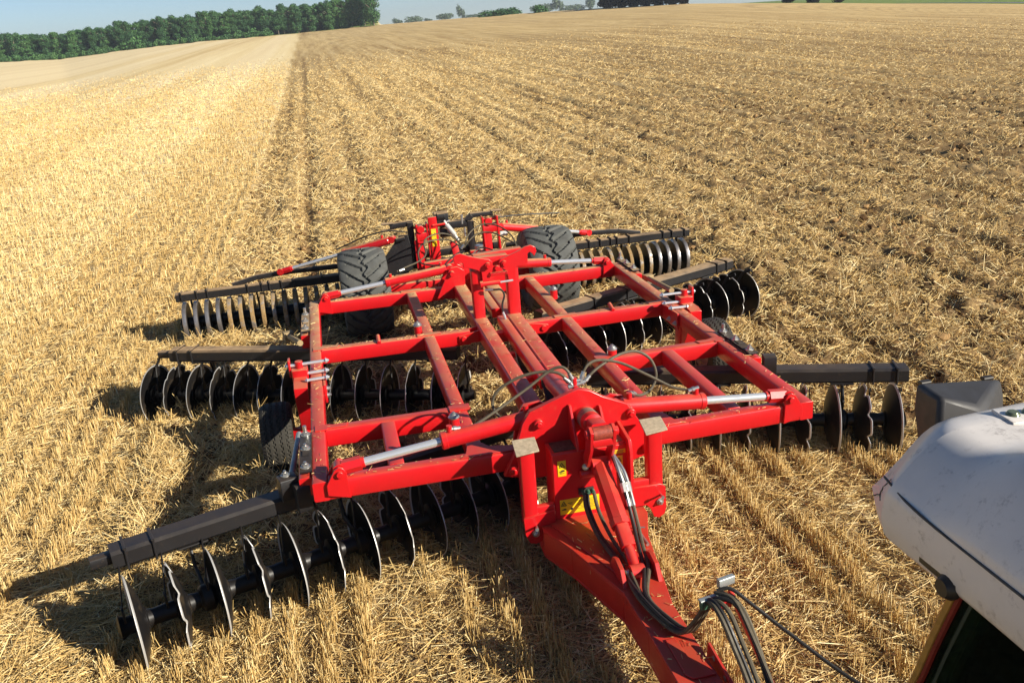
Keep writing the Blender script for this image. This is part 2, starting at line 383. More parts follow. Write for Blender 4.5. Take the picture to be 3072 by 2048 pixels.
def place_straw():
    # standing stubble in drilled rows
    x, y, r = scatter(72000, 560000, r2=200)
    row = .24
    near = r < 26
    xr = np.round(x / row) * row + rng.normal(0, .034, len(x)) + .03 * np.sin(y * .7)
    x = np.where(near, xr, x)
    keep = (tilled(x, y) < rng.uniform(.2, .6, len(x))) & (fbm(x * 2.2, y * .9, 3, 51) > .36 + .1 * (r < 9) - .12 * (r > 14))
    trk = np.maximum(np.exp(-((x - 1.0) / .33) ** 4), np.exp(-((x + 1.0) / .30) ** 4)) * (1 - sstep(.2, .8, y)) * (.55 + .45 * (fbm(x * 1.5, y * .8, 2, 87) > .45))   # flattened by the tractor's wheels
    keep &= rng.uniform(0, 1, len(x)) > trk * .85
    keep &= rng.uniform(0, 1, len(x)) > sstep(30, 130, r)
    x, y, r = x[keep], y[keep], r[keep]
    sc = np.maximum(1, r / 7.) ** .60; n = len(x)
    az, tilt = rng.uniform(0, 2 * math.pi, n), np.abs(rng.normal(0, .2, n))
    D = np.stack([np.sin(tilt) * np.cos(az), np.sin(tilt) * np.sin(az), np.cos(tilt)], 1)
    L = rng.uniform(.07, .17, n) * sc ** .12; z = gz(x, y) - .01
    ribbons("standing_stubble", np.stack([x, y, z], 1), D, L, rng.uniform(.0045, .0075, n) * sc, np.clip(rng.normal(.55, .2, n) + .06 * sstep(12, 40, r) + .17 * passes(x), 0, 1), STRAW)
    # loose straw lying about
    x, y, r = scatter(150000, 1000000, r2=200)
    t = tilled(x, y); f = furrow(x, y)
    patch = .5 * fbm(x * 1.7, y * 1.7, 3, 61) + .5 * fbm(x * 5.5, y * 4.2, 2, 62)
    dens = np.where(t > .5, .55 - .24 * sstep(1.5, 7, x) * (1 - sstep(25, 60, r)) + .95 * sstep(.34, .54, patch) - .45 * np.clip(f, 0, 1.1) - .85 * passline(x, y), (.36 + .7 * sstep(.4, .6, patch)) * (1 + .5 * ((np.abs(np.abs(x) - 1.0) < .33) & (y < .5)))) * (1 - sstep(30, 130, r))
    keep = rng.uniform(0, 1, len(x)) < dens
    x, y, r, t, patch = x[keep], y[keep], r[keep], t[keep], patch[keep]; n = len(x)
    sc = np.maximum(1, r / 7.) ** .60
    az = rng.uniform(0, 2 * math.pi, n); el = np.where(t > .5, rng.normal(.16, .42, n), rng.normal(.03, .16, n)); el = np.clip(el, -.3, 1.2)
    D = np.stack([np.cos(el) * np.cos(az), np.cos(el) * np.sin(az), np.sin(el)], 1)
    L = rng.gamma(3., .035, n).clip(.03, .32) * np.where(t > .5, .85, 1.15) * sc ** .35
    z = gz(x, y) + rng.uniform(0, .035, n) + .006 * sc
    tint = np.clip(rng.normal(.60, .22, n) + np.where(t > .5, .04, .15 * passes(x)), 0, 1)
    ribbons("loose_straw", np.stack([x, y, z], 1) - D * (L * .5)[:, None] * [1, 1, 0], D, L, rng.uniform(.0040, .0078, n) * sc, tint, STRAW)
    # straw with soil dragged up in ridges beside the gangs
    pts = []
    for (x0, y0, x1, y1, wd, m) in ((-3.35, .5, -3.3, 3.2, .16, 2600), (-3.2, 3.75, -2.5, 3.35, .18, 1500), (-2.75, 1.95, -2.5, 2.5, .22, 900), (-2.75, 1.2, -2.6, 1.3, .12, 500), (-3.6, 6.2, -2.8, 6.0, .12, 900), (-.35, 1.9, -.1, 2.2, .2, 900)):
        tt = rng.uniform(0, 1, m); pts.append(np.stack([x0 + (x1 - x0) * tt + rng.normal(0, wd, m), y0 + (y1 - y0) * tt + rng.normal(0, wd, m)], 1))
    q = np.vstack(pts); n = len(q); az = rng.uniform(0, 2 * math.pi, n); el = rng.normal(.35, .45, n)
    D = np.stack([np.cos(el) * np.cos(az), np.cos(el) * np.sin(az), np.sin(el)], 1)
    ribbons("piled_straw", np.column_stack([q, gz(q[:, 0], q[:, 1]) + rng.uniform(0, .09, n)]), D, rng.uniform(.05, .2, n), rng.uniform(.004, .008, n), np.clip(rng.normal(.6, .2, n), 0, 1), STRAW)
    # clods
    x, y, r = scatter(9000, 52000, r2=40)
    t = tilled(x, y); keep = (t > .5) & (rng.uniform(0, 1, len(x)) < .14 + .5 * np.clip(furrow(x, y), 0, 1) + .3 * (fbm(x * 2, y * 2, 3, 77) > .55)); x, y, r = x[keep], y[keep], r[keep]
    ex = []
    for (cx, cy, s_, m) in ((-3.30, 1.3, .15, 260), (-3.25, 2.2, .16, 260), (-3.3, 2.9, .16, 160), (-2.7, 1.3, .12, 70), (-2.6, 2.2, .2, 90), (-3.0, 3.6, .25, 110), (-.2, 2.0, .16, 120), (-.35, 1.75, .1, 60), (-1.6, 1.0, .3, 80), (1.2, 1.2, .4, 60)):
        ex.append(np.stack([cx + rng.normal(0, s_, m), cy + rng.normal(0, s_ * 1.2, m)], 1))
    ex = np.vstack(ex); x = np.concatenate([x, ex[:, 0]]); y = np.concatenate([y, ex[:, 1]]); r = polar(x, y)[1]
    n = len(x); g = (1 + 5 ** .5) / 2
    iv = np.array([(-1, g, 0), (1, g, 0), (-1, -g, 0), (1, -g, 0), (0, -1, g), (0, 1, g), (0, -1, -g), (0, 1, -g), (g, 0, -1), (g, 0, 1), (-g, 0, -1), (-g, 0, 1)]) / 1.9
    fi = np.array([(0, 11, 5), (0, 5, 1), (0, 1, 7), (0, 7, 10), (0, 10, 11), (1, 5, 9), (5, 11, 4), (11, 10, 2), (10, 7, 6), (7, 1, 8), (3, 9, 4), (3, 4, 2), (3, 2, 6), (3, 6, 8), (3, 8, 9), (4, 9, 5), (2, 4, 11), (6, 2, 10), (8, 6, 7), (9, 8, 1)])
    s = rng.gamma(2.2, .010, n).clip(.007, .07) * np.maximum(1, r / 9) ** .25
    rad = s[:, None] * rng.uniform(.6, 1.25, (n, 12)); stretch = rng.uniform(.7, 1.35, (n, 1, 3)) * [1, 1, .75]
    V = iv[None] * rad[..., None] * stretch + np.stack([x, y, gz(x, y) + s * .25], 1)[:, None, :]
    F = (np.arange(n)[:, None, None] * 12 + fi[None]).reshape(-1, 3)
    q = NT("soil_clod"); a = q.n("ShaderNodeAttribute", attribute_name="tint").outputs["Fac"]
    q.set(Base_Color=q.ramp(a, [(0, (.06, .032, .015)), (.6, (.15, .085, .036)), (1, (.38, .23, .10))]), Roughness=.95, Specular_IOR_Level=.1)
    o = mesh_np("soil_clods", V.reshape(-1, 3), F, [q.m], {"tint": np.repeat(rng.uniform(0, 1, n), 12)}); o["kind"] = "stuff"
place_straw()

# ------------------------------------------------------------------ the disc harrow (x across, y rearwards, z up; frame top at .90)
H = empty("disc_harrow")
tag(H, "red folding disc harrow with black disc gangs, working the stubble field behind the tractor", "disc harrow")
ZT = .90; FH = .147; FW = .112
def fz(x): return .0085 * max(0, abs(x) - .4)
def rail(mb, x, y0, y1, w_=FW): mb.beam((x, y0, ZT - FH / 2 + fz(x)), (x, y1, ZT - FH / 2 + fz(x)), w_, FH)
def cross(mb, x0, x1, y, dz=0.): mb.beam((x0, y + FW / 2, ZT - FH / 2 + fz(x0) + dz), (x1, y + FW / 2, ZT - FH / 2 + fz(x1) + dz), FW, FH)
def gusset(mb, x, y, sx, sy):    # flat corner plate welded on a joint
    z = ZT + fz(x) + .0035
    pts = [(x - .045 * sx, y - .055 * sy, z), (x - .045 * sx, y + .05 * sy, z), (x + .055 * sx, y + .05 * sy, z), (x + .10 * sx, y + .03 * sy, z), (x + .22 * sx, y + .03 * sy, z), (x + .20 * sx, y - .035 * sy, z), (x + .055 * sx, y - .03 * sy, z), (x + .05 * sx, y - .055 * sy, z)]
    mb.plate(pts, (0, 0, 1), .009)
def wing(sgn, ym1):
    mb = MB(); X = sgn * 1.844
    rail(mb, X, 0.0, 4.56)
    xe = sgn * (1.9 - FW - .001); xi = sgn * .40
    cross(mb, sgn * 1.787, xi, .0); cross(mb, sgn * 1.787, sgn * .30, 2.78); cross(mb, sgn * 1.787, sgn * .34, 4.448)
    cross(mb, sgn * 1.787, sgn * .775, ym1)
    xr = sgn * .715
    for a, b in ((.114, 2.778), (2.894, 4.446)): rail(mb, xr, a, b)
    rail(mb, sgn * 1.30, .114, ym1 - .002)
    gusset(mb, X - sgn * .02, ym1 + .056, -sgn, 1); gusset(mb, X - sgn * .02, 2.836, -sgn, 1)
    for yy in (2.836, 4.50):   # doubling plates on the inner joints
        mb.box((xr, yy + .002, ZT + fz(xr) + .005), (.24, .085, .010), 0, .003)
    mb.box((xr, ym1 + .05, ZT + fz(xr) + .005), (.17, .12, .010), 0, .003)
    z = ZT + fz(xr) + .004     # large corner gusset on the front bar
    mb.plate([(sgn * .60, .02, z), (sgn * .85, .02, z), (sgn * .80, .09, z), (sgn * .77, .22, z), (sgn * .66, .22, z), (sgn * .62, .15, z), (sgn * .45, .108, z), (sgn * .42, .02, z)], (0, 0, 1), .008)
    # end cap and folding-ram lugs
    for y0 in (.0, 4.448):
        for yy in (y0 - .012, y0 + FW + .012):
            f = -1 if yy < y0 + .05 else 1
            zc = ZT + fz(1.7)
            mb.plate([(sgn * 1.80, yy, zc - .10), (sgn * 1.645, yy, zc - .14), (sgn * 1.655, yy, zc + .06), (sgn * 1.675, yy, zc + .095), (sgn * 1.705, yy, zc + .105), (sgn * 1.735, yy, zc + .085), (sgn * 1.80, yy, zc - .02)], (0, 1, 0), .022)
        mb.cyl((sgn * 1.70, y0 - .045, ZT + .065), (sgn * 1.70, y0 + FW + .045, ZT + .065), .024, n=16)
    # hinge-side stub tubes, storage peg
    mb.cyl((sgn * 1.22, 2.775, ZT + .012), (sgn * 1.22, 2.90, ZT + .045), .020, n=14)
    o = obj("wing_frame", mb, RED, H, bevel=.003)
    return o
WL = wing(-1, .862); WR = wing(1, 1.476)

def bolt_part(parent, p, d=(0, 0, 1), r=.03, h=.03):
    mb = MB(); mb.hexbolt((0, 0, 0), d, r, h); o = obj("bolt", mb, ZINC, parent, loc=p); return o
# clamp plates with nuts on the outer rails
BOLT = None
def clamp_plate(sgn, y0, y1, studs, parent):
    mb = MB(); x = sgn * 1.938; z = ZT + .022
    mb.box((x, (y0 + y1) / 2, z), (.085, y1 - y0, .02), 0, .004)
    mb.box((x, (y0 + y1) / 2, z + .012), (.045, (y1 - y0) * .25, .01), 0, .003)
    o = obj("clamp_plate", mb, BLACK, parent)
    mb = MB(); mb.beam((x + sgn * .01, y0 - .04, ZT - .075), (x + sgn * .01, y1 - .1, ZT - .075), .09, .14, .012); obj("gang_pivot_bracket", mb, RED, parent, bevel=.003)
    global BOLT
    for y in studs:
        if BOLT is None:
            b = bolt_part(o, (x, y, z + .011), (0, 0, 1), .024, .024); BOLT = b
        else: inst(BOLT, o, (x, y, z + .011))
    mb = MB(); mb.cyl((x, y1 - .03, z), (x, y1 - .03, z + .085), .015, n=12); mb.hexbolt((x, y1 - .03, z + .01), (0, 0, 1), .024, .022); obj("stud", mb, ZINC, o)
clamp_plate(-1, .18, .83, (.24, .54), WL); clamp_plate(-1, 3.42, 4.05, (3.5, 3.75), WL)
clamp_plate(1, 1.06, 1.70, (1.14, 1.42), WR); clamp_plate(1, 4.05, 4.66, (4.15, 4.4), WR)

# centre frame: two longitudinal beams with a raised tube between them
mb = MB()
mb.beam((-.135, .12, .845), (-.135, 4.72, .845), .150, .16, .016)
mb.beam((.22, .62, .845), (.22, 4.72, .845), .165, .16, .016)
mb.beam((.085, 1.23, .875), (.085, 3.05, .875), .095, .11, .010)
mb.beam((.085, 3.35, .865), (.085, 4.70, .865), .095, .10, .010)
mb.box((-.005, 2.78, .80), (.22, .10, .10)); mb.box((-.005, 1.55, .79), (.30, .12, .09)); mb.box((-.02, 2.2, .80), (.10, .07, .05)); mb.box((-.02, 1.38, .80), (.10, .07, .05))
mb.box((.04, 4.72, .86), (.62, .10, .18), 0, .012)
# raised welded strip along the left beam
mb.box((-.19, 1.7, .928), (.014, 2.4, .008)); mb.box((.155, 1.9, .929), (.016, 2.1, .008))
for s, x in ((-1, -.21), (1, .305)):       # gussets to the middle cross bars
    for dy in (-.012, .125):
        mb.plate([(x, 2.78 + dy, .90), (x, 2.78 + dy, .78), (x + s * .20, 2.78 + dy, .775), (x + s * .21, 2.78 + dy, .86)], (0, 1, 0), .016)
    mb.cyl((x + s * .16, 2.74, .83), (x + s * .16, 2.93, .83), .028, n=16)
CF = obj("centre_frame", mb, RED, H, bevel=.003)
mb = MB(); mb.box((.085, 1.227, .875), (.068, .006, .082)); obj("tube_opening_shade", mb, INK, CF)  # dark plate painted for the shade inside the open tube end

# rear bracket plates carrying the rear folding rams
mb = MB()
for s in (-1, 1):
    for dy in (4.40, 4.60):
        c = .05
        mb.plate([(c + s * .47, dy, .80), (c + s * .20, dy, .76), (c + s * .12, dy, .95), (c + s * .12, dy, 1.10), (c + s * .20, dy, 1.155), (c + s * .28, dy, 1.15), (c + s * .33, dy, 1.07)], (0, 1, 0), .02)
    mb.cyl((.05 + s * .27, 4.34, 1.085), (.05 + s * .27, 4.66, 1.085), .03, n=16)
mb.box((.05, 4.62, 1.02), (.36, .03, .20))
obj("ram_bracket", mb, RED, H, bevel=.003)

# folding rams
def ram(name, base, tip, split, rb, rr, eye=.04, parent=H, mat=RED, port=None):
    base, tip = Vector(base), Vector(tip); d = (tip - base); L = d.length; dn = d.normalized(); sp = base + dn * split
    mb = MB(); mb.lathe(base, sp, [(0, rb * .86), (.012, rb), (.93, rb), (.935, rb * 1.06), (.985, rb * 1.06), (1, rb * .9)], 28)
    mb.cyl(base - dn * eye, base + dn * .004, rb * .6, n=16)
    side = dn.cross(Vector((0, 0, 1))).normalized()
    mb.lathe(base - dn * eye - side * rb * .8, base - dn * eye + side * rb * .8, [(0, rb * .85), (1, rb * .85)], 20)
    for t in (.06, split - .07) if port is None else port:
        p = base + dn * t; mb.cyl(p + Vector((0, 0, rb * .8)), p + Vector((0, 0, rb * 1.75)), rb * .34, n=12)
    o = obj("hydraulic_ram", mb, mat, parent)
    mb = MB(); mb.cyl(sp - dn * .004, tip - dn * .14, rr, n=24); obj("ram_rod", mb, CHROME, o)
    mb = MB(); mb.cyl(tip - dn * .155, tip - dn * .02, rr * 1.75, n=6); mb.cyl(tip - dn * .18, tip - dn * .15, rr * 1.3, n=20)
    mb.lathe(tip - side * .04, tip + side * .04, [(0, .046), (1, .046)], 24); obj("ram_clevis", mb, mat, o)
    return o
R_FL = ram("ram", (-.285, .05, 1.13), (-1.70, .05, .975), .695, .060, .030)
R_FR = ram("ram", (.375, .05, 1.10), (1.70, .05, .975), .655, .060, .030)
R_RL = ram("ram", (-.27, 4.5, 1.115), (-1.70, 4.5, .975), .735, .053, .028)
R_RR = ram("ram", (.37, 4.5, 1.09), (1.70, 4.5, .975), .64, .056, .028)

# transport hooks on two posts over the middle of the frame
mb = MB()
mb.beam((-.135, 3.12, .90), (-.135, 3.12, 1.44), .115, .11, .010, up=(0, 1, 0)); mb.beam((.24, 3.12, .90), (.24, 3.12, 1.44), .125, .11, .010, up=(0, 1, 0))
mb.beam((-.12, 3.34, 1.48), (.40, 3.34, 1.50), .10, .13, .01); mb.box((.05, 3.24, 1.49), (.34, .14, .10))
for x in (-.135, .24): mb.beam((x, 3.14, 1.40), (x, 3.34, 1.46), .08, .12, .008)
HP = obj("hook_post", mb, RED, H, bevel=.003)
def hook(pts):
    mb = MB(); mb.plate(pts, (0, 1, 0), .03); return obj("transport_hook", mb, RED, H, bevel=.004)
y = 3.045
HL = hook([(.03, y, 1.52), (-.00, y, 1.55), (-.04, y, 1.555), (-.20, y, 1.605), (-.29, y, 1.645), (-.34, y, 1.64), (-.37, y, 1.61), (-.36, y, 1.56), (-.345, y, 1.53), (-.325, y, 1.55), (-.30, y, 1.565), (-.275, y, 1.54), (-.27, y, 1.49), (-.22, y, 1.485), (-.13, y, 1.45), (-.09, y, 1.42), (-.085, y, 1.28), (-.05, y, 1.27), (-.02, y, 1.30), (-.005, y, 1.36), (.02, y, 1.41), (.035, y, 1.47)])
HR = hook([(.10, y, 1.50), (.12, y, 1.54), (.16, y, 1.55), (.30, y, 1.595), (.38, y, 1.635), (.44, y, 1.645), (.49, y, 1.62), (.50, y, 1.575), (.475, y, 1.525), (.455, y, 1.555), (.43, y, 1.575), (.405, y, 1.56), (.40, y, 1.46), (.30, y, 1.44), (.27, y, 1.43), (.255, y, 1.31), (.22, y, 1.29), (.185, y, 1.31), (.18, y, 1.38), (.155, y, 1.42), (.11, y, 1.45)])
for o, x, z in ((HL, -.02, 1.49), (HR, .15, 1.49)):
    mb = MB(); mb.cyl((x, 2.99, z), (x, 3.10, z), .032, n=20); mb.cyl((x, 2.975, z), (x, 2.995, z), .021, n=16); obj("hook_pin", mb, RED, o)
mb = MB(); hel = [(-.005 + .185 * t / 112, 3.02 + .019 * math.cos(t * math.pi / 4), 1.392 + .019 * math.sin(t * math.pi / 4)) for t in range(113)]
mb.tube(hel, .0042, 5, 1); obj("coil_spring", mb, RED, H)
mb = MB(); mb.cyl((-.11, 3.0, 1.305), (.09, 3.0, 1.305), .022, n=16); mb.cyl((-.12, 3.0, 1.305), (-.09, 3.0, 1.305), .035, n=16); rr_ = obj("latch_ram", mb, RED, H)
mb = MB(); mb.cyl((.088, 3.0, 1.305), (.225, 3.0, 1.308), .011, n=14); obj("latch_rod", mb, CHROME, rr_)

# headstock: crossways A-plate, box column, side stands, big pivot tube
mb = MB(); y = -.045
mb.plate([(-.56, y, .755), (-.47, y, .92), (-.40, y, 1.14), (-.34, y, 1.225), (-.06, y, 1.318), (.02, y, 1.34), (.10, y, 1.32), (.20, y, 1.255), (.38, y, 1.17), (.47, y, 1.02), (.56, y, .93), (.585, y, .80), (.52, y, .74), (.38, y, .70), (-.35, y, .70)], (0, 1, 0), .045)
y = .16
mb.plate([(-.46, y, .76), (-.40, y, 1.10), (-.34, y, 1.19), (-.22, y, 1.20), (.06, y, 1.04), (.32, y, 1.17), (.42, y, 1.14), (.47, y, .98), (.50, y, .76)], (0, 1, 0), .03)
for x, z in ((-.285, 1.13), (.40, 1.10), (.515, .80), (-.49, .80)):
    mb.cyl((x, -.10, z), (x, .20, z), .034, n=20); mb.cyl((x, -.115, z), (x, -.09, z), .022, n=6)
obj("headstock_plate", mb, RED, H, bevel=.004)
mb = MB()
# column: front wall leans a little, two shoulders
mb.plate([(-.255, -.275, .37), (.30, -.275, .37), (.30, -.262, .965), (-.245, -.262, .965)], (0, -1, .02), .02)
mb.plate([(-.245, -.07, .37), (-.245, -.27, .37), (-.240, -.26, .97), (-.240, -.07, .97)], (-1, 0, 0), .022)
mb.plate([(.305, -.07, .37), (.305, -.345, .37), (.305, -.345, .93), (.305, -.31, 1.01), (.305, -.07, 1.05)], (1, 0, 0), .026)
mb.plate([(-.24, -.265, .962), (-.05, -.265, .962), (-.05, -.07, .962), (-.24, -.07, .962)], (0, 0, 1), .014)
mb.plate([(.17, -.265, .968), (.29, -.265, .968), (.29, -.07, .968), (.17, -.07, .968)], (0, 0, 1), .014)
mb.plate([(-.055, -.07, .76), (-.055, -.27, .76), (-.055, -.27, .97), (-.055, -.10, 1.24), (-.055, -.07, 1.24)], (-1, 0, 0), .02)
mb.plate([(.165, -.07, .76), (.165, -.27, .76), (.165, -.27, 1.0), (.165, -.10, 1.2), (.165, -.07, 1.2)], (1, 0, 0), .02)
mb.cyl((-.06, -.30, .80), (.17, -.30, .80), .03, n=16)
HC = obj("headstock_column", mb, RED, H, bevel=.004)
mb = MB(); mb.box((-.145, -.165, .972), (.16, .15, .006)); obj("dusty_recess", mb, plain("settled_dust", (.16, .095, .05), .95, 0, .6, 40), HC)
mb = MB(); mb.box((.23, -.165, .978), (.09, .15, .006)); obj("dusty_recess", mb, plain("settled_dust_light", (.40, .27, .14), .95, 0, .6, 40), HC)
mb = MB(); mb.box((-.02, -.287, .655), (.11, .012, .055)); obj("hose_opening_shade", mb, INK, HC)  # near-black patch stands for the shaded hole the hoses leave by
mb = MB()
for x in (-.045, -.01, .025): mb.cyl((x, -.285, .655), (x, -.325, .65), .014, n=12)
obj("hose_coupling", mb, GREENV, HC)
# stands at both sides with foot plates
PALE = plain("dusty_bare_plate", (.50, .40, .27), .6, 0, .4, 40)
for sgn, x in ((-1, -.43), (1, .50)):
    mb = MB(); mb.beam((x, -.25, .46), (x, -.25, 1.045), .105, .10, .010, up=(0, 1, 0))
    y = -.305
    xo = x - .055 * -sgn if sgn < 0 else x
    if sgn < 0: pts = [(-.49, y, .53), (-.26, y, .56), (-.262, y, .45), (-.33, y, .44), (-.355, y, .39), (-.365, y, .335), (-.41, y, .315), (-.455, y, .33), (-.485, y, .40)]
    else: pts = [(.32, y, .62), (.53, y, .62), (.565, y, .59), (.57, y, .42), (.555, y, .37), (.515, y, .345), (.475, y, .36), (.45, y, .43), (.42, y, .465), (.32, y, .47)]
    mb.plate(pts, (0, 1, 0), .02); mb.beam((x, -.27, .55 if sgn < 0 else .62), (-.258 if sgn < 0 else .322, -.27, .55 if sgn < 0 else .62), .05, .09, .006)
    o = obj("support_stand", mb, RED, H, bevel=.003)
    mb = MB(); mb.plate([(x - .085, -.345, 1.04), (x + .08, -.335, 1.05), (x + .085, -.185, 1.085), (x - .08, -.185, 1.085)], (0, -.25, 1), .012); obj("foot_plate", mb, PALE, o, bevel=.003)
    zb = .405 if sgn < 0 else .48; xb = x + (.02 if sgn < 0 else .02)
    bolt_part(o, (xb, -.318, zb), (0, -1, 0), .018, .02)
    mb = MB(); mb.cyl((xb + .01, -.31, zb + .05), (xb - .005, -.39, zb + .075), .008, n=10); mb.cyl((xb - .005, -.385, zb + .074), (xb - .008, -.40, zb + .078), .013, n=8); obj("locking_pin", mb, ZINC, o)
# pivot tube with its collars
mb = MB()
mb.lathe((.06, 1.15, 1.00), (.06, -.38, 1.165), [(0, .03), (.12, .055), (.2, .070), (.60, .073), (.605, .082), (.64, .082), (.645, .073), (.76, .073), (.765, .083), (.795, .083), (.80, .074), (.93, .074), (.935, .05), (1, .045)], 28)
mb.beam((.06, -.30, 1.156), (.06, -.42, 1.168), .11, .11, .012)
PT = obj("pivot_tube", mb, RED, H)
mb = MB(); mb.lathe((.06, -.115, 1.1364), (.06, -.20, 1.1456), [(0, .0752), (1, .0752)], 28); mb.lathe((.06, .10, 1.1132), (.06, -.015, 1.1256), [(0, .0740), (1, .0740)], 28)
obj("dust_coat", mb, plain("dusty_grey_paint", (.30, .19, .14), .8, 0, .5, 30), PT)
# rocker link between pivot tube, drawbar ram and headstock
mb = MB()
for x in (-.015, .145):
    mb.plate([(x, -.49, 1.19), (x, -.44, 1.22), (x, -.39, 1.20), (x, -.33, 1.0), (x, -.27, .93), (x, -.27, .86), (x, -.32, .845), (x, -.36, .88), (x, -.46, 1.05)], (1, 0, 0), .024)
mb.cyl((-.05, -.44, 1.165), (.18, -.44, 1.165), .032, n=20); mb.cyl((-.03, -.315, .885), (.17, -.315, .885), .028, n=18)
mb.box((.065, -.455, 1.10), (.14, .03, .05))
RK = obj("rocker_link", mb, RED, H, bevel=.003)
mb = MB(); mb.cyl((.0, -.44, 1.165), (.13, -.44, 1.165), .047, n=24); obj("dirty_bush", mb, plain("soiled_red", (.40, .06, .03), .6, 0, .6, 45), RK)
mb = MB(); mb.hexbolt((-.03, -.335, .87), (-.4, -1, .1), .016, .014); obj("bolt", mb, ZINC, RK)
# drawbar ram
base, tip = Vector((.075, -.33, .87)), Vector((.075, -1.06, .46)); d = (tip - base).normalized()
mb = MB(); mb.lathe(base, base + d * .50, [(0, .05), (.06, .066), (.9, .066), (.91, .072), (1, .07)], 8); mb.beam(base + d * .5, base + d * .66, .09, .085, .012)
mb.lathe(base - Vector((.06, 0, 0)), base + Vector((.06, 0, 0)), [(0, .055), (1, .055)], 22)
DR = obj("drawbar_ram", mb, RED, H)
mb = MB(); mb.cyl(base + d * .65, tip, .036, n=20); obj("ram_rod", mb, RED, DR)
mb = MB(); mb.lathe(tip - Vector((.045, 0, 0)), tip + Vector((.045, 0, 0)), [(0, .055), (1, .055)], 22); obj("ram_eye", mb, RED, DR)
mb = MB(); mb.cyl(tip - Vector((.085, 0, 0)), tip + Vector((.085, 0, 0)), .03, n=16); obj("pivot_pin", mb, ZINC, DR)

# drawbar: V-shaped boxed head narrowing to the pole
mb = MB(); zt, zb = .44, .235
top = [(-.36, -.12), (-.365, -.36), (-.245, -.66), (-.075, -1.22), (-.06, -1.62), (-.06, -3.35), (.17, -3.35), (.17, -1.42), (.205, -1.22), (.30, -.66), (.40, -.38), (.40, -.12)]
mb.plate([(x, y_, zt) for x, y_ in top], (0, 0, 1), .022)
mb.plate([(x * 1.0, y_, zb) for x, y_ in top], (0, 0, 1), .022)
for (a, b) in zip(top, top[1:] + top[:1]):
    ax, ay = Vector((*a, 0)), Vector((*b, 0)); nn = (ay - ax).cross(Vector((0, 0, 1))).normalized()
    ins = nn * .010
    c0, c1 = ax + ins * -1, ay + ins * -1
    mb.plate([(c0.x, c0.y, zb + .0115), (c1.x, c1.y, zb + .0115), (c1.x, c1.y, zt - .0115), (c0.x, c0.y, zt - .0115)], nn, .018)
mb.plate([(-.31, -.30, zt + .017), (-.20, -.62, zt + .017), (-.055, -1.02, zt + .017), (.155, -1.02, zt + .017), (.26, -.62, zt + .017), (.34, -.32, zt + .017), (.33, -.14, zt + .017), (-.30, -.14, zt + .017)], (0, 0, 1), .010)
for x in (-.045, .185):
    mb.plate([(x, -.93, zt + .01), (x, -.96, zt + .10), (x, -1.02, zt + .125), (x, -1.12, zt + .105), (x, -1.20, zt - .01), (x, -1.26, zt - .06), (x, -1.10, zt - .10)], (1, 0, 0), .03)
# raised weld-on step plate and hitch slot farther down
mb.plate([(.0, -1.72, zt + .016), (.0, -2.02, zt + .016), (.03, -2.06, zt + .016), (.16, -2.06, zt + .016), (.12, -1.98, zt + .016), (.07, -1.90, zt + .016), (.06, -1.72, zt + .016)], (0, 0, 1), .010)
DB = obj("drawbar", mb, RED_D, H, bevel=.004)
mb = MB(); mb.plate([(.05, -2.12, zt + .0125), (.13, -2.115, zt + .0125), (.12, -2.15, zt + .0125), (.07, -2.165, zt + .0125), (.03, -2.15, zt + .0125)], (0, 0, 1), .003); obj("hitch_slot_shade", mb, INK, DB)  # flat dark sheet puts the slot's inner shade into colour
mb = MB(); mb.plate([(.205, -1.86, .50), (.205, -2.7, .40), (.205, -2.7, .28), (.205, -1.90, .34), (.205, -1.84, .38)], (1, 0, 0), .016); ep = obj("hole_plate", mb, RED, DB, bevel=.003)
for yy, zz in ((-1.94, .455), (-2.08, .435), (-2.22, .415)):
    mb = MB(); mb.cyl((.196, yy, zz), (.2145, yy, zz), .016, n=14); obj("hole", mb, PALE, ep)
    # (the punched holes show the straw behind them)
mb = MB(); mb.cyl((.24, -.62, .475), (.245, -.80, .47), .012, n=10); mb.cyl((.235, -.58, .475), (.30, -.60, .475), .006, n=8); obj("linch_pin", mb, ZINC, DB)
# hose carrier: leaning red bar with clamp
mb = MB(); mb.beam((.36, -2.75, .30), (.335, -1.84, .80), .022, .035, .004); mb.box((.27, -1.86, .745), (.11, .05, .05))
HCR = obj("hose_carrier", mb, RED, H)
mb = MB(); mb.box((.32, -1.82, .85), (.10, .03, .05), .2); mb.box((.205, -1.87, .80), (.13, .035, .012), .15); obj("hose_clamp", mb, GREYP, HCR)
mb = MB(); mb.box((.195, -1.875, .77), (.10, .03, .05), .15); obj("clamp_block", mb, GREENV, HCR)

# hoses
def hose(pts, r=.011, mat=HOSE, fit=True):
    mb = MB(); mb.tube(pts, r, 8, 7); o = obj("hydraulic_hose", mb, mat, H)
    if fit:
        for a, b in ((pts[0], pts[1]), (pts[-1], pts[-2])):
            a, b = Vector(a), Vector(b); d = (b - a).normalized()
            m2 = MB(); m2.lathe(a - d * .01, a + d * .075, [(0, r * 1.25), (.4, r * 1.25), (.41, r * 1.7), (.65, r * 1.7), (.66, r * 1.35), (1, r * 1.35)], 10); obj("hose_fitting", m2, ZINC, o)
    return o
mb = MB(); mb.beam((.06, .16, 1.10), (.06, .18, 1.33), .03, .045, .004); MF = obj("hose_manifold", mb, RED, H)
mb = MB(); mb.cyl((.01, .17, 1.265), (.14, .17, 1.29), .018, n=6); mb.cyl((.02, .17, 1.30), (.12, .17, 1.31), .013, n=6); obj("manifold_fitting", mb, ZINC, MF)
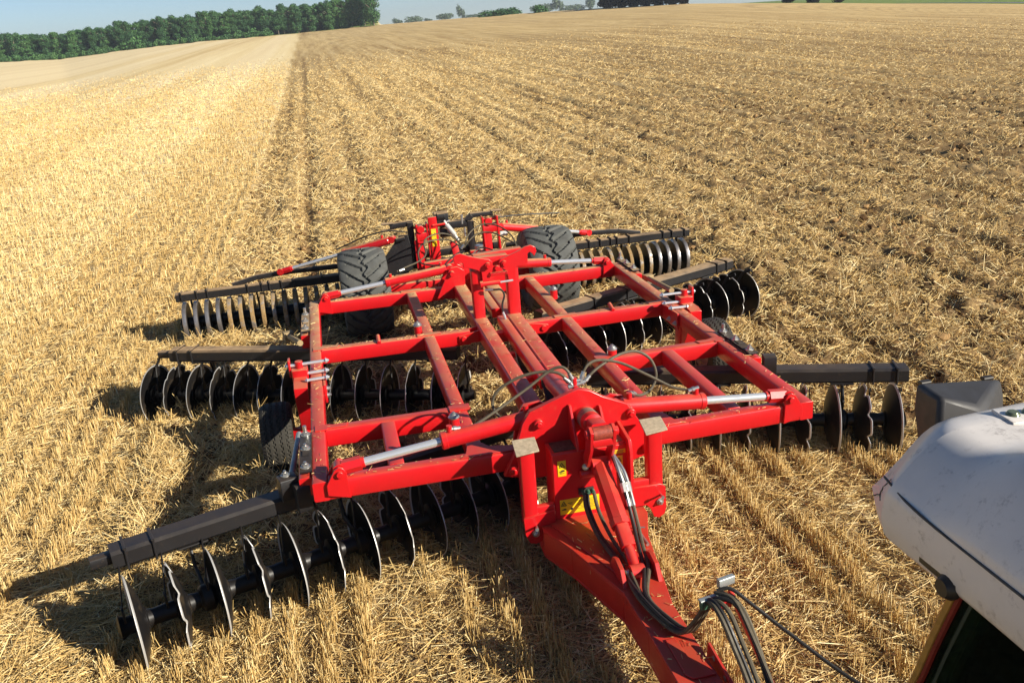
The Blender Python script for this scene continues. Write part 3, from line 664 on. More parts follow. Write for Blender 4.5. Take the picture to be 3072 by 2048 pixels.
hose([(.035, .17, 1.285), (-.05, .2, 1.375), (-.20, .25, 1.385), (-.36, .27, 1.35), (-.50, .28, 1.27), (-.545, .27, 1.17), (-.50, .2, 1.085), (-.42, .12, 1.09), (-.335, .06, 1.165)])
hose([(.05, .17, 1.30), (.02, .18, 1.38), (-.03, .2, 1.42), (-.12, .22, 1.39), (-.28, .2, 1.30), (-.53, .14, 1.19), (-.75, .08, 1.115), (-.90, .05, 1.14)])
hose([(.105, .17, 1.30), (.14, .18, 1.375), (.19, .2, 1.415), (.28, .22, 1.42), (.44, .22, 1.37), (.62, .16, 1.27), (.80, .10, 1.165), (.92, .05, 1.145), (.97, .05, 1.155)])
hose([(.125, .17, 1.28), (.22, .2, 1.35), (.35, .24, 1.40), (.48, .28, 1.425), (.60, .30, 1.41), (.70, .3, 1.33), (.735, .28, 1.21), (.68, .24, 1.12), (.56, .15, 1.12), (.45, .07, 1.19)])
for k in range(5):    # bundle running into the open tube
    hose([(.065 + .01 * k, 1.28, .87 + .006 * (k % 2)), (.05 + .012 * k, 1.12, .85), (.03 + .016 * k, .95, .80), (.03 + .016 * k, .7, .74), (.03 + .02 * k, .4, .66)], .008, HOSED, False)
hose([(.09, 1.24, .91), (.12, 1.10, .93), (.16, .95, .95), (.12, .75, .99)], .010, HOSED, False)
# latch hose on the hook post
hose([(-.06, 3.02, 1.235), (.03, 2.99, 1.235), (.09, 2.97, 1.23), (.115, 2.96, 1.17), (.085, 2.95, 1.08), (.085, 2.94, .99), (.10, 2.92, .93)], .010, HOSED)
# drawbar hoses: from column and ram, along the drawbar, up over the carrier and away to the tractor
ctl = [(-.02, -1.36, .49), (.03, -1.60, .485), (.09, -1.74, .50), (.15, -1.82, .64), (.185, -1.89, .79)]
def dsh(i, start, tail, r=.011):
    o = .018 * i
    pts = list(start) + [(x + o * (.8 if j < 3 else .5), y_, z + .012 * (i % 2)) for j, (x, y_, z) in enumerate(ctl)] + list(tail)
    return hose(pts, .0135, HOSED if i % 2 else HOSE, False)
for i in range(2):
    dsh(i, [(-.045 + .02 * i, -.33, .65), (-.06 + .02 * i, -.42, .58), (-.05 + .02 * i, -.62, .50), (-.02 + .02 * i, -.90, .475), (-.01, -1.10, .48)], [(.20 + .02 * i, -2.02, .78), (.23 + .02 * i, -2.18, .62), (.25 + .02 * i, -2.5, .42), (.27, -3.1, .5)])
dsh(2, [(.025, -.33, .65), (.02, -.45, .57), (.03, -.68, .50), (.05, -.95, .475), (.02, -1.12, .485)], [(.25, -2.0, .80), (.28, -2.16, .64), (.29, -2.5, .44), (.27, -3.1, .5)])
for i, x in ((3, .165), (4, .195)):
    o = dsh(i, [(.15 + .0 * i, -.37, .97), (x - .01, -.50, .88), (x, -.62, .76), (x, -.74, .63), (x - .02, -.90, .535), (x - .05, -1.08, .495)], [(.26 + .015 * i, -1.99, .81), (.30 + .012 * i, -2.16, .66), (.32, -2.5, .45), (.28, -3.1, .5)], .012)
    mb = MB(); a, b = Vector((.155 + .005 * (i - 3), -.44, .935)), Vector((x, -.70, .68)); dd = b - a
    mb.tube([Vector((.155, -.40, .955)), Vector((x - .007, -.50, .885)), Vector((x + .002, -.58, .80)), Vector((x + .002, -.67, .705))], .0155, 8, 4)
    mb.lathe(Vector((x, -.56, .825)), Vector((x, -.60, .775)), [(0, .024), (1, .024)], 6); obj("hose_fitting", mb, ZINC, o)
hose([(.25, -1.86, .83), (.32, -1.88, .84), (.40, -1.95, .78), (.55, -2.1, .66), (.80, -2.4, .50), (1.05, -2.8, .5), (1.1, -3.4, .6)], .011, HOSED, False)
hose([(.27, -1.86, .82), (.33, -1.98, .80), (.36, -2.15, .62), (.36, -2.5, .45), (.34, -3.1, .5)], .011, HOSED, False)
hose([(.24, -1.86, .82), (.30, -1.97, .83), (.33, -2.13, .70), (.35, -2.5, .47), (.32, -3.1, .5)], .011, HOSE, False)

# yellow warning labels
def label(x0, x1, z0, z1, y, parent, tri, lines, split=None):
    mb = MB(); mb.box(((x0 + x1) / 2, y, (z0 + z1) / 2), (x1 - x0, .004, z1 - z0), 0, .001); o = obj("warning_label", mb, YEL, parent)
    mb = MB(); yy = y - .0032
    for cx, cz, s in tri:
        P = [(cx - s, yy, cz - s * .8), (cx + s, yy, cz - s * .8), (cx, yy, cz + s)]
        for a, b in zip(P, P[1:] + P[:1]): mb.beam(a, b, .0022, .0045, .0005, up=(0, 0.01, 1) if abs(a[2] - b[2]) < .001 else (1, 0, 0))
        mb.beam((cx - s * .3, yy, cz - s * .5), (cx + s * .3, yy, cz + .1 * s), .002, s * .22, .0005, up=(0, 0, 1)); mb.beam((cx - s * .4, yy, cz - s * .1), (cx, yy, cz - s * .35), .002, s * .16, .0005, up=(0, 0, 1))
    for cx, cz, wd, hh in lines: mb.box((cx, yy, cz), (wd, .002, hh), 0, .0004)
    obj("label_print", mb, INK, o); return o
yc = -.2795
label(-.215, -.155, .795, .915, yc + .003, HC, [(-.185, .882, .020)], [(-.185, .835, .036, .006), (-.178, .842, .022, .006), (-.192, .827, .020, .005), (-.185, .818, .034, .003)])
label(-.215, .075, .492, .610, yc - .002, HC, [(-.188, .578, .019)], [(-.188, .530, .034, .006), (-.182, .537, .02, .005), (-.14, .580, .035, .004), (-.135, .570, .024, .004), (-.13, .530, .016, .018)] + [(-.02 + .002 * (k % 3), .590 - .011 * k, .13 - .02 * (k % 3), .0022) for k in range(7)])
label(.175, .285, .885, .928, yc + .008, HC, [], [(.23, .919 - .009 * k, .085 - .014 * (k % 2), .0022) for k in range(4)])
label(.205, .262, .775, .880, yc + .005, HC, [(.233, .850, .018)], [(.233, .805, .034, .006), (.238, .796, .022, .005)])

# ------------------------------------------------------------------ disc gangs
def disc_mesh(name, notched, R=.33, depth=.080):
    n = 96; mb = MB()
    rr = [.045, .12, .2, .27, .312, .33]
    def rim(a): 
        if not notched: return 1.
        t = (a / (2 * math.pi) * 9) % 1.; return 1 - .135 * math.exp(-((t - .5) / .13) ** 2)
    def pt(r, a, off):
        k = rim(a) if r > .25 else 1.; k = 1 - (1 - k) * min(1, max(0, (r - .2) / .11)); q_ = r * k
        x = depth * (1 - (q_ / R) ** 2) + off; return (x, q_ * math.cos(a), q_ * math.sin(a))
    A = [2 * math.pi * j / n for j in range(n)]
    out = [[pt(r, a, .0032 if r < .325 else .0024) for a in A] for r in rr]; inn = [[pt(r, a, -.0032 if r < .325 else -.0024) for a in A] for r in rr]
    mb.loft(inn[:-1], caps=False); mb.loft(out[:-1][::-1], caps=False)
    mb.loft([inn[-2], inn[-1]], caps=False, mi=1); mb.loft([inn[-1], out[-1]], caps=False, mi=1); mb.loft([out[-1], out[-2]], caps=False, mi=1)
    mb.lathe((depth - .02, 0, 0), (depth + .012, 0, 0), [(0, .085), (.6, .085), (1, .06)], 28)
    return mb
PLAIN_D = NOTCH_D = SCR = UB = None
def gang(x0, y0, x1, y1, bx0, by0, bx1, by1, n, flip, notch0, clamps, ext):
    """disc shaft from (x0,y0) to (x1,y1), tool beam from (bx0,by0) to (bx1,by1)"""
    global PLAIN_D, NOTCH_D, SCR, UB
    A = Vector((x0, y0, 0)); B = Vector((x1, y1, 0)); d = (B - A).normalized(); ang = math.atan2(d.y, d.x); L = (B - A).length; zc = .235
    bA, bB = Vector((bx0, by0, .64)), Vector((bx1, by1, .64)); bd = (bB - bA).normalized(); nrm = Vector((-bd.y, bd.x, 0))
    mb = MB(); mb.obeam(bA, bB, .172, .132, .020); mb.beam(bA - bd * ext, bA + bd * .02, .085, .07, .006) if ext else None
    g = obj("disc_gang", mb, BLACK, H, bevel=.002)
    # shaft: spools flaring at every disc
    prof = []
    for k in range(n):
        t = k / (n - 1); h = .5 / (n - 1); s = -1 if flip else 1
        for dt, r in ((-.16, .062), (-.02, .062), (.03, .104), (.11, .102), (.22, .070), (.5, .056)):
            tt = t + s * dt * 2 * h; prof.append((tt, r))
    prof.sort(); prof = [(-.035, .05), (-.03, .085)] + [(t, r) for t, r in prof if -.02 < t < 1.02] + [(1.03, .05)]
    mb = MB(); mb.lathe((A.x, A.y, zc), (B.x, B.y, zc), prof, 24); sh = obj("gang_shaft", mb, STEEL, g)
    for k in range(n):
        p = A + d * (L * k / (n - 1)); no = (k + notch0) % 2
        rot = (rng.uniform(0, 6.28), 0, ang + (math.pi if flip else 0))
        src = NOTCH_D if no else PLAIN_D
        if src is None:
            src = obj("disc", disc_mesh("disc", no), [DISC, EDGE], g, (p.x, p.y, zc), rot, angle=30)
            if no: NOTCH_D = src
            else: PLAIN_D = src
        else: inst(src, g, (p.x, p.y, zc), rot)
        if SCR is None:   # scraper arm: bent flat bar from the tool beam to the concave face, local frame at the disc centre
            mb = MB(); mb.beam((.0, .17, .36), (-.02, .05, .30), .035, .012, .003, up=(1, 0, 0)); mb.beam((-.02, .055, .305), (-.05, -.02, .14), .038, .010, .003, up=(1, 0, 0)); mb.box((-.052, -.02, .10), (.014, .07, .10), 0, .003)
            SCR = obj("scraper", mb, STEEL, g, (p.x, p.y, zc), (0, 0, ang + (math.pi if flip else 0)))
            if flip: SCR.scale = (1, -1, 1)
        else:
            inst(SCR, g, (p.x, p.y, zc), (0, 0, ang + (math.pi if flip else 0)), scale=(1, -1 if flip else 1, 1))
    # bearing hangers
    for t in (.12, .5, .88):
        p = A + d * (L * t + L / (n - 1) * .45); q_ = bA + bd * (p - bA).dot(bd)
        mb = MB()
        pts = [(q_.x, q_.y, .585), (q_.x + nrm.x * .10, q_.y + nrm.y * .10, .54), (q_.x + nrm.x * .15, q_.y + nrm.y * .15, .42), (q_.x + nrm.x * .09, q_.y + nrm.y * .09, .29), (p.x, p.y, .25)]
        for a, b in zip(pts, pts[1:]): mb.beam(a, b, .055, .022, .004, up=bd)
        mb.lathe(Vector((p.x, p.y, zc)) - d * .05, Vector((p.x, p.y, zc)) + d * .05, [(0, .075), (.2, .095), (.8, .095), (1, .075)], 20)
        mb.box((q_.x, q_.y, .572), (.20, .19, .018), math.atan2(bd.y, bd.x))
        obj("bearing_hanger", mb, STEEL, g, bevel=.002)
    # U-bolt straps round the beam
    for t in clamps:
        p = bA + bd * t
        if UB is None:
            mb = MB()
            for a, b, r_ in (((0, -.092, -.075), (0, -.092, .071), 0), ((0, .092, -.075), (0, .092, .071), 0), ((0, -.0915, .0715), (0, .0915, .0715), 0)): mb.beam(a, b, .022, .016, .004, up=(1, 0, 0) if a[2] != b[2] else (0, 0, 1))
            UB = obj("beam_clamp", mb, BLACK, g, p, (0, 0, math.atan2(bd.y, bd.x)))
        else: inst(UB, g, p, (0, 0, math.atan2(bd.y, bd.x)))
    return g
gang(-3.165, -.24, -.33, .705, -3.27, -.03, -.30, .965, 12, False, 0, (.09, .27, 1.45), .13)
gang(3.13, .72, .50, 1.69, 3.27, .78, .62, 1.78, 12, False, 0, (.10, .30, 1.25, 1.9), 0)
gang(-3.645, 4.05, -.42, 2.737, -3.42, 4.15, -.42, 2.93, 14, True, 0, (.10, .27, 1.9, 2.1), .16)
gang(3.585, 4.67, .46, 3.467, 3.47, 4.79, .62, 3.69, 13, True, 0, (.13, .30, 1.62, 1.80, 2.3), 0)

# gang angling links at the frame ends (grey turnbuckles, black pivots)
mb = MB(); mb.box((-2.08, .26, .79), (.13, .12, .17), .3, .01); mb.box((-1.985, .17, .74), (.10, .10, .20), .3, .01); PV = obj("gang_pivot", mb, BLACK, H, bevel=.003)
bolt_part(PV, (-2.09, .27, .878), (0, 0, 1), .022, .022)
mb = MB(); mb.cyl((-2.06, .42, .80), (-2.0, 1.0, .86), .022, n=14); obj("angling_link", mb, GREYP, H)
mb = MB(); mb.cyl((-2.13, 3.72, .80), (-1.99, 3.05, .93), .030, n=14); mb.box((-2.14, 3.75, .80), (.10, .10, .09), .3, .01); obj("angling_link", mb, plain("straw_caked_link", (.42, .30, .15), .85, .1, .4, 25), H)
mb = MB(); mb.cyl((2.07, 4.02, .82), (2.0, 3.10, .93), .030, n=14); mb.box((2.08, 4.05, .82), (.10, .10, .07), .3, .01); obj("angling_link", mb, plain("straw_caked_link", (.42, .30, .15), .85, .1, .4, 25), H)
mb = MB(); mb.box((2.10, 1.08, .79), (.11, .12, .17), -.3, .01); PV = obj("gang_pivot", mb, BLACK, H, bevel=.003)

# ------------------------------------------------------------------ wheels
def tyre_mesh(R, Wd, tread, nA=216, rimR=.5):
    prof = []   # (lateral, radius) across the tyre
    m = 40
    for i in range(m + 1):
        s = -1 + 2 * i / m; prof.append((s * Wd / 2 * 1.0, R - .04 * R * 4 * abs(s) ** 4.5 * .5 - (.0)))
    side = []
    for t in np.linspace(0, 1, 9)[1:]:
        side.append((Wd / 2 * (1 + .06 * math.sin(t * math.pi)), (R * .92) * (1 - t) + R * rimR * t))
    full = [(-x, r) for x, r in side[::-1]] + prof + side
    n0 = len(side); P = np.array(full); rings = []
    mb = MB()
    A = np.linspace(0, 2 * math.pi, nA, endpoint=False)
    V = np.zeros((len(P), nA, 3))
    for i, (x, r) in enumerate(P):
        s = np.clip(2 * x / Wd, -1, 1)
        g = tread(np.full(nA, s), A) if n0 - 2 <= i < n0 + m + 3 else np.zeros(nA)
        rr_ = r - g; V[i, :, 0] = x; V[i, :, 1] = rr_ * np.cos(A); V[i, :, 2] = rr_ * np.sin(A)
    mb.loft([list(map(tuple, V[i])) for i in range(len(P))], caps=False)
    return mb
def tread_big(s, a):
    N = 19; lat = np.abs(s); sg = np.sign(s); u = a * N / (2 * math.pi)
    fr = (u + 1.25 * lat ** 1.4 + .5 * (sg > 0)) % 1
    g1 = (fr < .30) & (lat > .06) & (lat < .74); g1b = (fr < .14) & (lat >= .74)
    zz = .13 * (2 * np.abs(2 * (u % 1) - 1) - 1); g2 = np.abs(s - zz) < .075
    return .030 * np.clip(g1 * 1. + g1b * .8 + g2 * 1., 0, 1)
def tread_small(s, a):
    g = np.zeros_like(a)
    for c in (-.62, -.22, .22, .62): g = np.maximum(g, np.abs(s - c - .05 * np.sign(np.sin(a * 44))) < .055)
    g = np.maximum(g, (np.abs(s) > .80) & (np.sin(a * 60) > .55)); return .010 * g
def wheel(name, x, y, R, Wd, tread, nA, rimR, rubber, rimc, yaw_=0., axle=0.):
    mb = tyre_mesh(R, Wd, tread, nA, rimR); o = obj(name, mb, rubber, H, (x, y, R - .02), (0, 0, yaw_), angle=28)
    mb = MB(); r = R * rimR
    mb.lathe((-Wd * .50, 0, 0), (Wd * .50, 0, 0), [(0, r * 1.05), (.02, r * 1.05), (.06, r * .92), (.35, r * .86), (.37, .02)], 40, caps=False)
    mb.lathe((Wd * .50, 0, 0), (-Wd * .50, 0, 0), [(0, r * 1.05), (.02, r * 1.05), (.06, r * .92), (.62, r * .86), (.63, .02)], 40, caps=False)
    mb.cyl((-Wd * .3, 0, 0), (Wd * .3, 0, 0), r * .35, n=20)
    rm = obj("rim", mb, rimc, o)
    return o
RIMC = plain("cream_rim", (.50, .42, .28), .5, .2, .3, 15)
wheel("transport_wheel", -1.20, 5.93, .585, .60, tread_big, 416, .52, RUBBER, RED)
wheel("transport_wheel", 1.31, 5.93, .585, .64, tread_big, 416, .52, RUBBER, RED)
wheel("gauge_wheel", -2.27, 2.20, .335, .275, tread_small, 352, .58, RUBBER2, RIMC, .02)
wheel("gauge_wheel", 2.33, 2.78, .335, .275, tread_small, 352, .58, RUBBER2, RIMC, .02)
mb = MB(); mb.beam((-.90, 5.93, .56), (1.0, 5.93, .56), .12, .12, .012); mb.beam((.0, 4.75, .78), (.0, 5.93, .58), .14, .14, .012); obj("axle", mb, RED, H, bevel=.003)
# gauge wheel legs: red boxes clamped on the outer rails, with chrome pins
def leg(sgn, y0):
    x = sgn * 1.985
    mb = MB(); mb.beam((x, y0, .32), (x, y0 - .02, .985), .145, .15, .012, up=(0, 1, 0)); mb.cyl((x, y0 - .02, .98), (x, y0 - .02, 1.05), .035, n=16)
    mb.box((sgn * 1.775, y0 - .14, .83), (.022, .46, .17)); mb.box((x + sgn * .085, y0 - .0, .99), (.02, .10, .16))
    mb.beam((x, y0 - .05, .36), (sgn * 2.18, y0, .335), .09, .10, .01)
    mb.plate([(x, y0 - .25, .92), (x, y0 - .33, .90), (x, y0 - .33, .78), (x, y0 - .10, .40), (x, y0 - .04, .40), (x, y0 - .06, .92)], (1, 0, 0), .12)
    o = obj("wheel_leg", mb, RED, H, bevel=.003)
    for yy, zz, xa, xb in ((y0 - .02, 1.015, 2.09, 1.74), (y0 - .06, .935, 1.92, 1.75), (y0 - .24, .935, 1.92, 1.75)):
        mb = MB(); mb.cyl((sgn * xa, yy, zz), (sgn * xb, yy, zz + .004), .014, n=14); mb.hexbolt((sgn * (xb + .005), yy, zz + .004), (-sgn, 0, 0), .018, .018); mb.hexbolt((sgn * xa, yy, zz), (sgn, 0, 0), .016, .012); obj("locking_pin", mb, CHROME, o)
    for k in (0, 1):
        mb = MB(); mb.hexbolt((sgn * 1.764, y0 - .22 + .16 * k - .1, .80 + .0 * k), (-sgn, 0, 0), .018, .02); obj("bolt", mb, ZINC, o)
    return o
leg(-1, 2.20); leg(1, 2.74)
# greased jack stubs with nuts beside the inner rails
for x, y_ in ((-.805, 2.99), (.80, 3.60), (-.80, .62), (.80, 1.55)):
    mb = MB(); mb.cyl((x, y_, .86), (x, y_, .965), .040, n=20); o = obj("bolt_stub", mb, RED, H)
    mb = MB(); mb.lathe((x, y_, .962), (x, y_, .995), [(0, .044), (.3, .045), (.5, .038), (1, .026)], 20); mb.hexbolt((x, y_, .985), (0, 0, 1), .022, .014); obj("bolt", mb, ZINC, o)

# ------------------------------------------------------------------ rear rollers
def ring_mesh(R=.285, wd=.058):
    mb = MB(); n = 56; rings = []
    for x, r, ser in ((-wd / 2 + .004, R * .52, 0), (-wd / 2, R * .93, 0), (-wd / 2 + .006, R, 1), (-wd * .1, R * .985, 0), (wd * .1, R * .985, 0), (wd / 2 - .006, R, 1), (wd / 2, R * .93, 0), (wd / 2 - .004, R * .52, 0)):
        rings.append([(x, (r - (.012 if ser and j % 2 else 0)) * math.cos(2 * math.pi * j / n), (r - (.012 if ser and j % 2 else 0)) * math.sin(2 * math.pi * j / n)) for j in range(n)])
    mb.loft(rings[1:-1], caps=False); mb.loft(rings[:2], caps=False, mi=1); mb.loft(rings[-2:], caps=False, mi=1)
    mb.lathe((-wd / 2 + .006, 0, 0), (-wd / 2 + .012, 0, 0), [(0, R * .54), (1, R * .54)], 40, 1); mb.lathe((wd / 2 - .012, 0, 0), (wd / 2 - .006, 0, 0), [(0, R * .54), (1, R * .54)], 40, 1)
    return mb
RING_S = plain("roller_ring_steel", (.46, .43, .41), .36, .8, .45, 25)
RINGS = {}
def roller(sgn, yb, zb_):
    mb = MB(); xo, xi = sgn * 3.70, sgn * .55
    mb.obeam((xo, yb, zb_ - .055), (xi, yb, zb_ - .055), .125, .11, .012)
    # raised push-down arm on top of the beam
    a = [(sgn * 2.95, yb + .05, zb_ + .005), (sgn * 2.62, yb + .06, zb_ + .075), (sgn * 2.15, yb + .06, zb_ + .10), (sgn * .9, yb + .04, zb_ + .08)]
    for p, q_ in zip(a, a[1:]): mb.beam(p, q_, .05, .07, .006)
    g = obj("packer_roller", mb, BLACK, H, bevel=.002)
    yc = yb + .06
    mb = MB(); mb.cyl((xo, yc, .255), (xi, yc, .255), .075, n=24); obj("roller_shaft", mb, STEEL, g)
    n = 21
    for k in range(n):
        x = sgn * (3.62 - .147 * k)
        m = "clean" if (k in (0, 1, 2, 3)) else "caked"
        if m not in RINGS: RINGS[m] = obj("roller_ring", ring_mesh(), [RING_S if m == "clean" else CAKED, STEEL], g, (x, yc, .262), (rng.uniform(0, 6.28), 0, 0))
        else: inst(RINGS[m], g, (x, yc, .262), (rng.uniform(0, 6.28), 0, 0))
    for x in (3.62, 3.42, 3.28, 2.75, 2.56, 2.46, 2.30, 2.13, 1.75):
        mb = MB()
        for p, q_, u_ in (((0, -.07, -.07), (0, -.07, .057), (1, 0, 0)), ((0, .07, -.07), (0, .07, .057), (1, 0, 0)), ((0, -.07, .056), (0, .07, .056), (0, 0, 1))): mb.beam(p, q_, .02, .014, .003, up=u_)
        if "ub" not in RINGS: RINGS["ub"] = obj("beam_clamp", mb, BLACK, g, (sgn * x, yb, zb_ - .045))
        else: inst(RINGS["ub"], g, (sgn * x, yb, zb_ - .045))
    for x in (3.52, 2.65, 1.7, .75):
        mb = MB(); mb.box((sgn * x, yb, zb_ - .10), (.24, .11, .014)); mb.beam((sgn * x, yb + .01, zb_ - .10), (sgn * x, yc + .06, .36), .06, .02, .004, up=(1, 0, 0)); mb.beam((sgn * x, yc + .06, .37), (sgn * x, yc, .27), .06, .02, .004, up=(1, 0, 0))
        obj("bearing_hanger", mb, STEEL, g)
    return g
roller(-1, 6.56, .70); roller(1, 6.66, .70)

# ------------------------------------------------------------------ rear linkage over the axle
y = 6.0
mb = MB()
for x in (-.43, -.29, .46, .66):
    dx = .03 if x > 0 else .02
    mb.beam((x + dx, y, .66), (x, y, 1.38), .025, .13, .004, up=(0, 1, 0))
for c in (-.36, .56):
    mb.beam((c - .085, y, 1.20), (c + .10, y, 1.22), .12, .10, .006); mb.lathe((c - .02, y - .08, 1.31), (c - .02, y + .08, 1.31), [(0, .05), (1, .05)], 20); mb.cyl((c - .10, y, 1.33), (c + .12, y, 1.335), .02, n=14)
    mb.beam((c - .05, y - .03, .70), (c - .05, y - .03, 1.17), .13, .02, .004, up=(0, 1, 0))
mb.beam((-.20, y - .05, .82), (-.215, y - .05, 1.46), .115, .06, .006, up=(0, 1, 0))
mb.beam((.07, y - .3, .82), (.03, y - .1, 1.10), .09, .06, .006, up=(0, 1, 0))
mb.beam((-.40, y - .25, .86), (.66, y - .25, .90), .10, .10, .008); mb.box((.30, y - .3, .99), (.16, .06, .03)); mb.box((-.20, y - .1, .86), (.16, .1, .05))
mb.cyl((-.22, y - .08, 1.345), (-.05, y - .08, 1.355), .016, n=14)
obj("lift_tower", mb, RED, H, bevel=.003)
mb = MB(); mb.box((-.213, y - .084, 1.185), (.062, .004, .235)); SC = obj("depth_scale", mb, YEL, H)
mb = MB()
for k in range(6): mb.box((-.232 if k % 2 else -.23, y - .0875, 1.285 - .04 * k), (.018, .002, .005))
for k, ch in enumerate("543210"):
    cu = bpy.data.curves.new("digit", 'FONT'); cu.body = ch; cu.size = .034; cu.align_x = 'CENTER'; cu.align_y = 'CENTER'
    to = bpy.data.objects.new("digit", cu); COL.objects.link(to); me = bpy.data.meshes.new_from_object(to.evaluated_get(bpy.context.evaluated_depsgraph_get())); COL.objects.unlink(to); bpy.data.objects.remove(to)
    mb.add([(-.199 - v.co.y, y - .0872, 1.285 - .04 * k + v.co.x) for v in me.vertices], [tuple(p.vertices) for p in me.polygons]); bpy.data.meshes.remove(me)
obj("scale_print", mb, INK, SC)
mb = MB()
y2 = 6.08
mb.beam((-.50, y2, .85), (-.50, y2, 1.40), .085, .10, .008, up=(0, 1, 0)); mb.beam((-.46, y2, 1.385), (-.77, y2, 1.37), .07, .075, .01)
mb.plate([(-.66, y2 - .06, 1.25), (-.55, y2 - .06, 1.25), (-.48, y2 - .06, .80), (-.62, y2 - .06, .72), (-.90, y2 - .06, .72), (-.88, y2 - .06, .98)], (0, 1, 0), .03)
mb.cyl((-.72, y2 - .12, 1.20), (-.60, y2 - .12, 1.215), .03, n=16)
for z in (1.41, 1.32): mb.box((-.80, y2, z), (.16, .12, .014))
mb.beam((-.10, y2, 1.30), (.28, y2, 1.30), .09, .10, .008); mb.beam((.25, y2, 1.32), (.34, y2, 1.395), .09, .07, .008); mb.beam((.32, y2, 1.395), (.63, y2, 1.395), .08, .06, .008)
mb.beam((.31, y2, .85), (.31, y2, 1.33), .09, .10, .008, up=(0, 1, 0)); mb.beam((.55, y2, .80), (.55, y2, 1.3), .06, .06, .008, up=(0, 1, 0))
for z in (1.425, 1.345): mb.box((.68, y2, z), (.15, .12, .012))
mb.beam((-.50, y2 + .1, .92), (.7, y2 + .1, .93), .12, .10, .01)
mb.beam((.7, 6.5, .70), (-.6, 6.5, .70), .10, .09, .01)
obj("roller_linkage", mb, BLACK, H, bevel=.003)
mb = MB(); mb.box((-.085, 6.04, 1.40), (.19, .16, .19), 0, .03); mb.box((-.09, 5.99, 1.445), (.11, .10, .10), 0, .03); mb.box((-.05, 6.02, 1.22), (.14, .10, .12), 0, .02); obj("control_box", mb, BLACK, H, bevel=.006)
mb = MB(); mb.cyl((-.03, 5.93, 1.335), (.06, 5.86, 1.20), .034, n=18); mb.cyl((-.055, 5.95, 1.39), (-.03, 5.93, 1.335), .018, n=14); mb.cyl((.06, 5.86, 1.20), (.095, 5.84, 1.13), .022, n=14); mb.beam((-.09, 5.95, 1.345), (.02, 5.94, 1.39), .02, .02, .003)
obj("lift_actuator", mb, plain("pale_actuator", (.52, .50, .46), .45, .1, .2, 20), H)
mb = MB(); mb.cyl((.20, 6.05, 1.30), (.20, 6.05, 1.42), .018, n=12); mb.cyl((.21, 5.95, 1.15), (.21, 5.95, 1.26), .016, n=12); mb.cyl((.36, 5.8, .98), (.36, 5.8, 1.04), .06, n=20); obj("lift_bolt", mb, ZINC, H)
mb = MB(); mb.box((.83, 6.4, 1.02), (.10, .02, .06), -.15); RF = obj("reflector", mb, plain("white_reflector", (.75, .75, .75), .3, 0, .1, 10), H)
mb = MB(); mb.box((.83, 6.388, 1.02), (.014, .004, .012), -.15); obj("reflector_mark", mb, INK, RF)
ram("ram", (.72, 6.02, 1.205), (2.12, 6.62, .83), .62, .055, .024, port=(.1,))
ram("ram", (-.80, 6.02, 1.20), (-2.28, 6.55, .83), .68, .055, .024, port=(.1,))
# hoses of the rear linkage
for pts in ([(-.85, 4.5, 1.16), (-.72, 4.62, 1.17), (-.55, 4.85, 1.16), (-.42, 5.2, 1.15), (-.40, 5.5, 1.22), (-.32, 5.7, 1.25), (-.15, 5.75, 1.27), (.0, 5.75, 1.22), (.10, 5.6, 1.12)],
            [(-.34, 4.5, 1.17), (-.44, 4.6, 1.16), (-.52, 4.9, 1.13), (-.50, 5.3, 1.16), (-.40, 5.55, 1.21), (-.22, 5.7, 1.20), (-.05, 5.7, 1.18), (.09, 5.6, 1.10)],
            [(.14, 5.6, 1.10), (.20, 5.65, 1.22), (.34, 5.75, 1.30), (.50, 5.75, 1.32), (.64, 5.6, 1.29), (.72, 5.3, 1.22), (.72, 5.0, 1.10)],
            [(.13, 5.6, 1.08), (.20, 5.6, 1.16), (.34, 5.65, 1.23), (.52, 5.6, 1.23), (.70, 5.3, 1.16), (.78, 4.9, 1.13), (.93, 4.5, 1.16)],
            [(-.26, 5.0, .98), (-.15, 5.2, 1.03), (-.02, 5.3, 1.08), (.08, 5.4, 1.09)], [(-.26, 5.0, .95), (-.12, 5.2, 1.0), (.02, 5.3, 1.06), (.1, 5.4, 1.08)],
            [(.18, 5.3, 1.05), (.30, 5.35, 1.11), (.42, 5.3, 1.09), (.52, 5.2, 1.03)], [(.17, 5.25, 1.03), (.30, 5.3, 1.08), (.44, 5.2, 1.04), (.54, 5.1, .98)],
            [(-.55, 6.0, 1.28), (-.8, 6.0, 1.33), (-1.1, 6.05, 1.28), (-1.5, 6.2, 1.12)], [(.70, 6.0, 1.34), (.95, 6.05, 1.33), (1.3, 6.1, 1.30), (1.6, 6.2, 1.26)]):
    hose(pts, .0095, HOSE if len(pts) > 6 else HOSED, False)
mb = MB(); mb.cyl((.09, 5.6, 1.07), (.13, 5.6, 1.12), .02, n=12); mb.cyl((-.82, 4.5, 1.165), (-.76, 4.53, 1.17), .014, n=10); obj("hose_fitting", mb, ZINC, H)

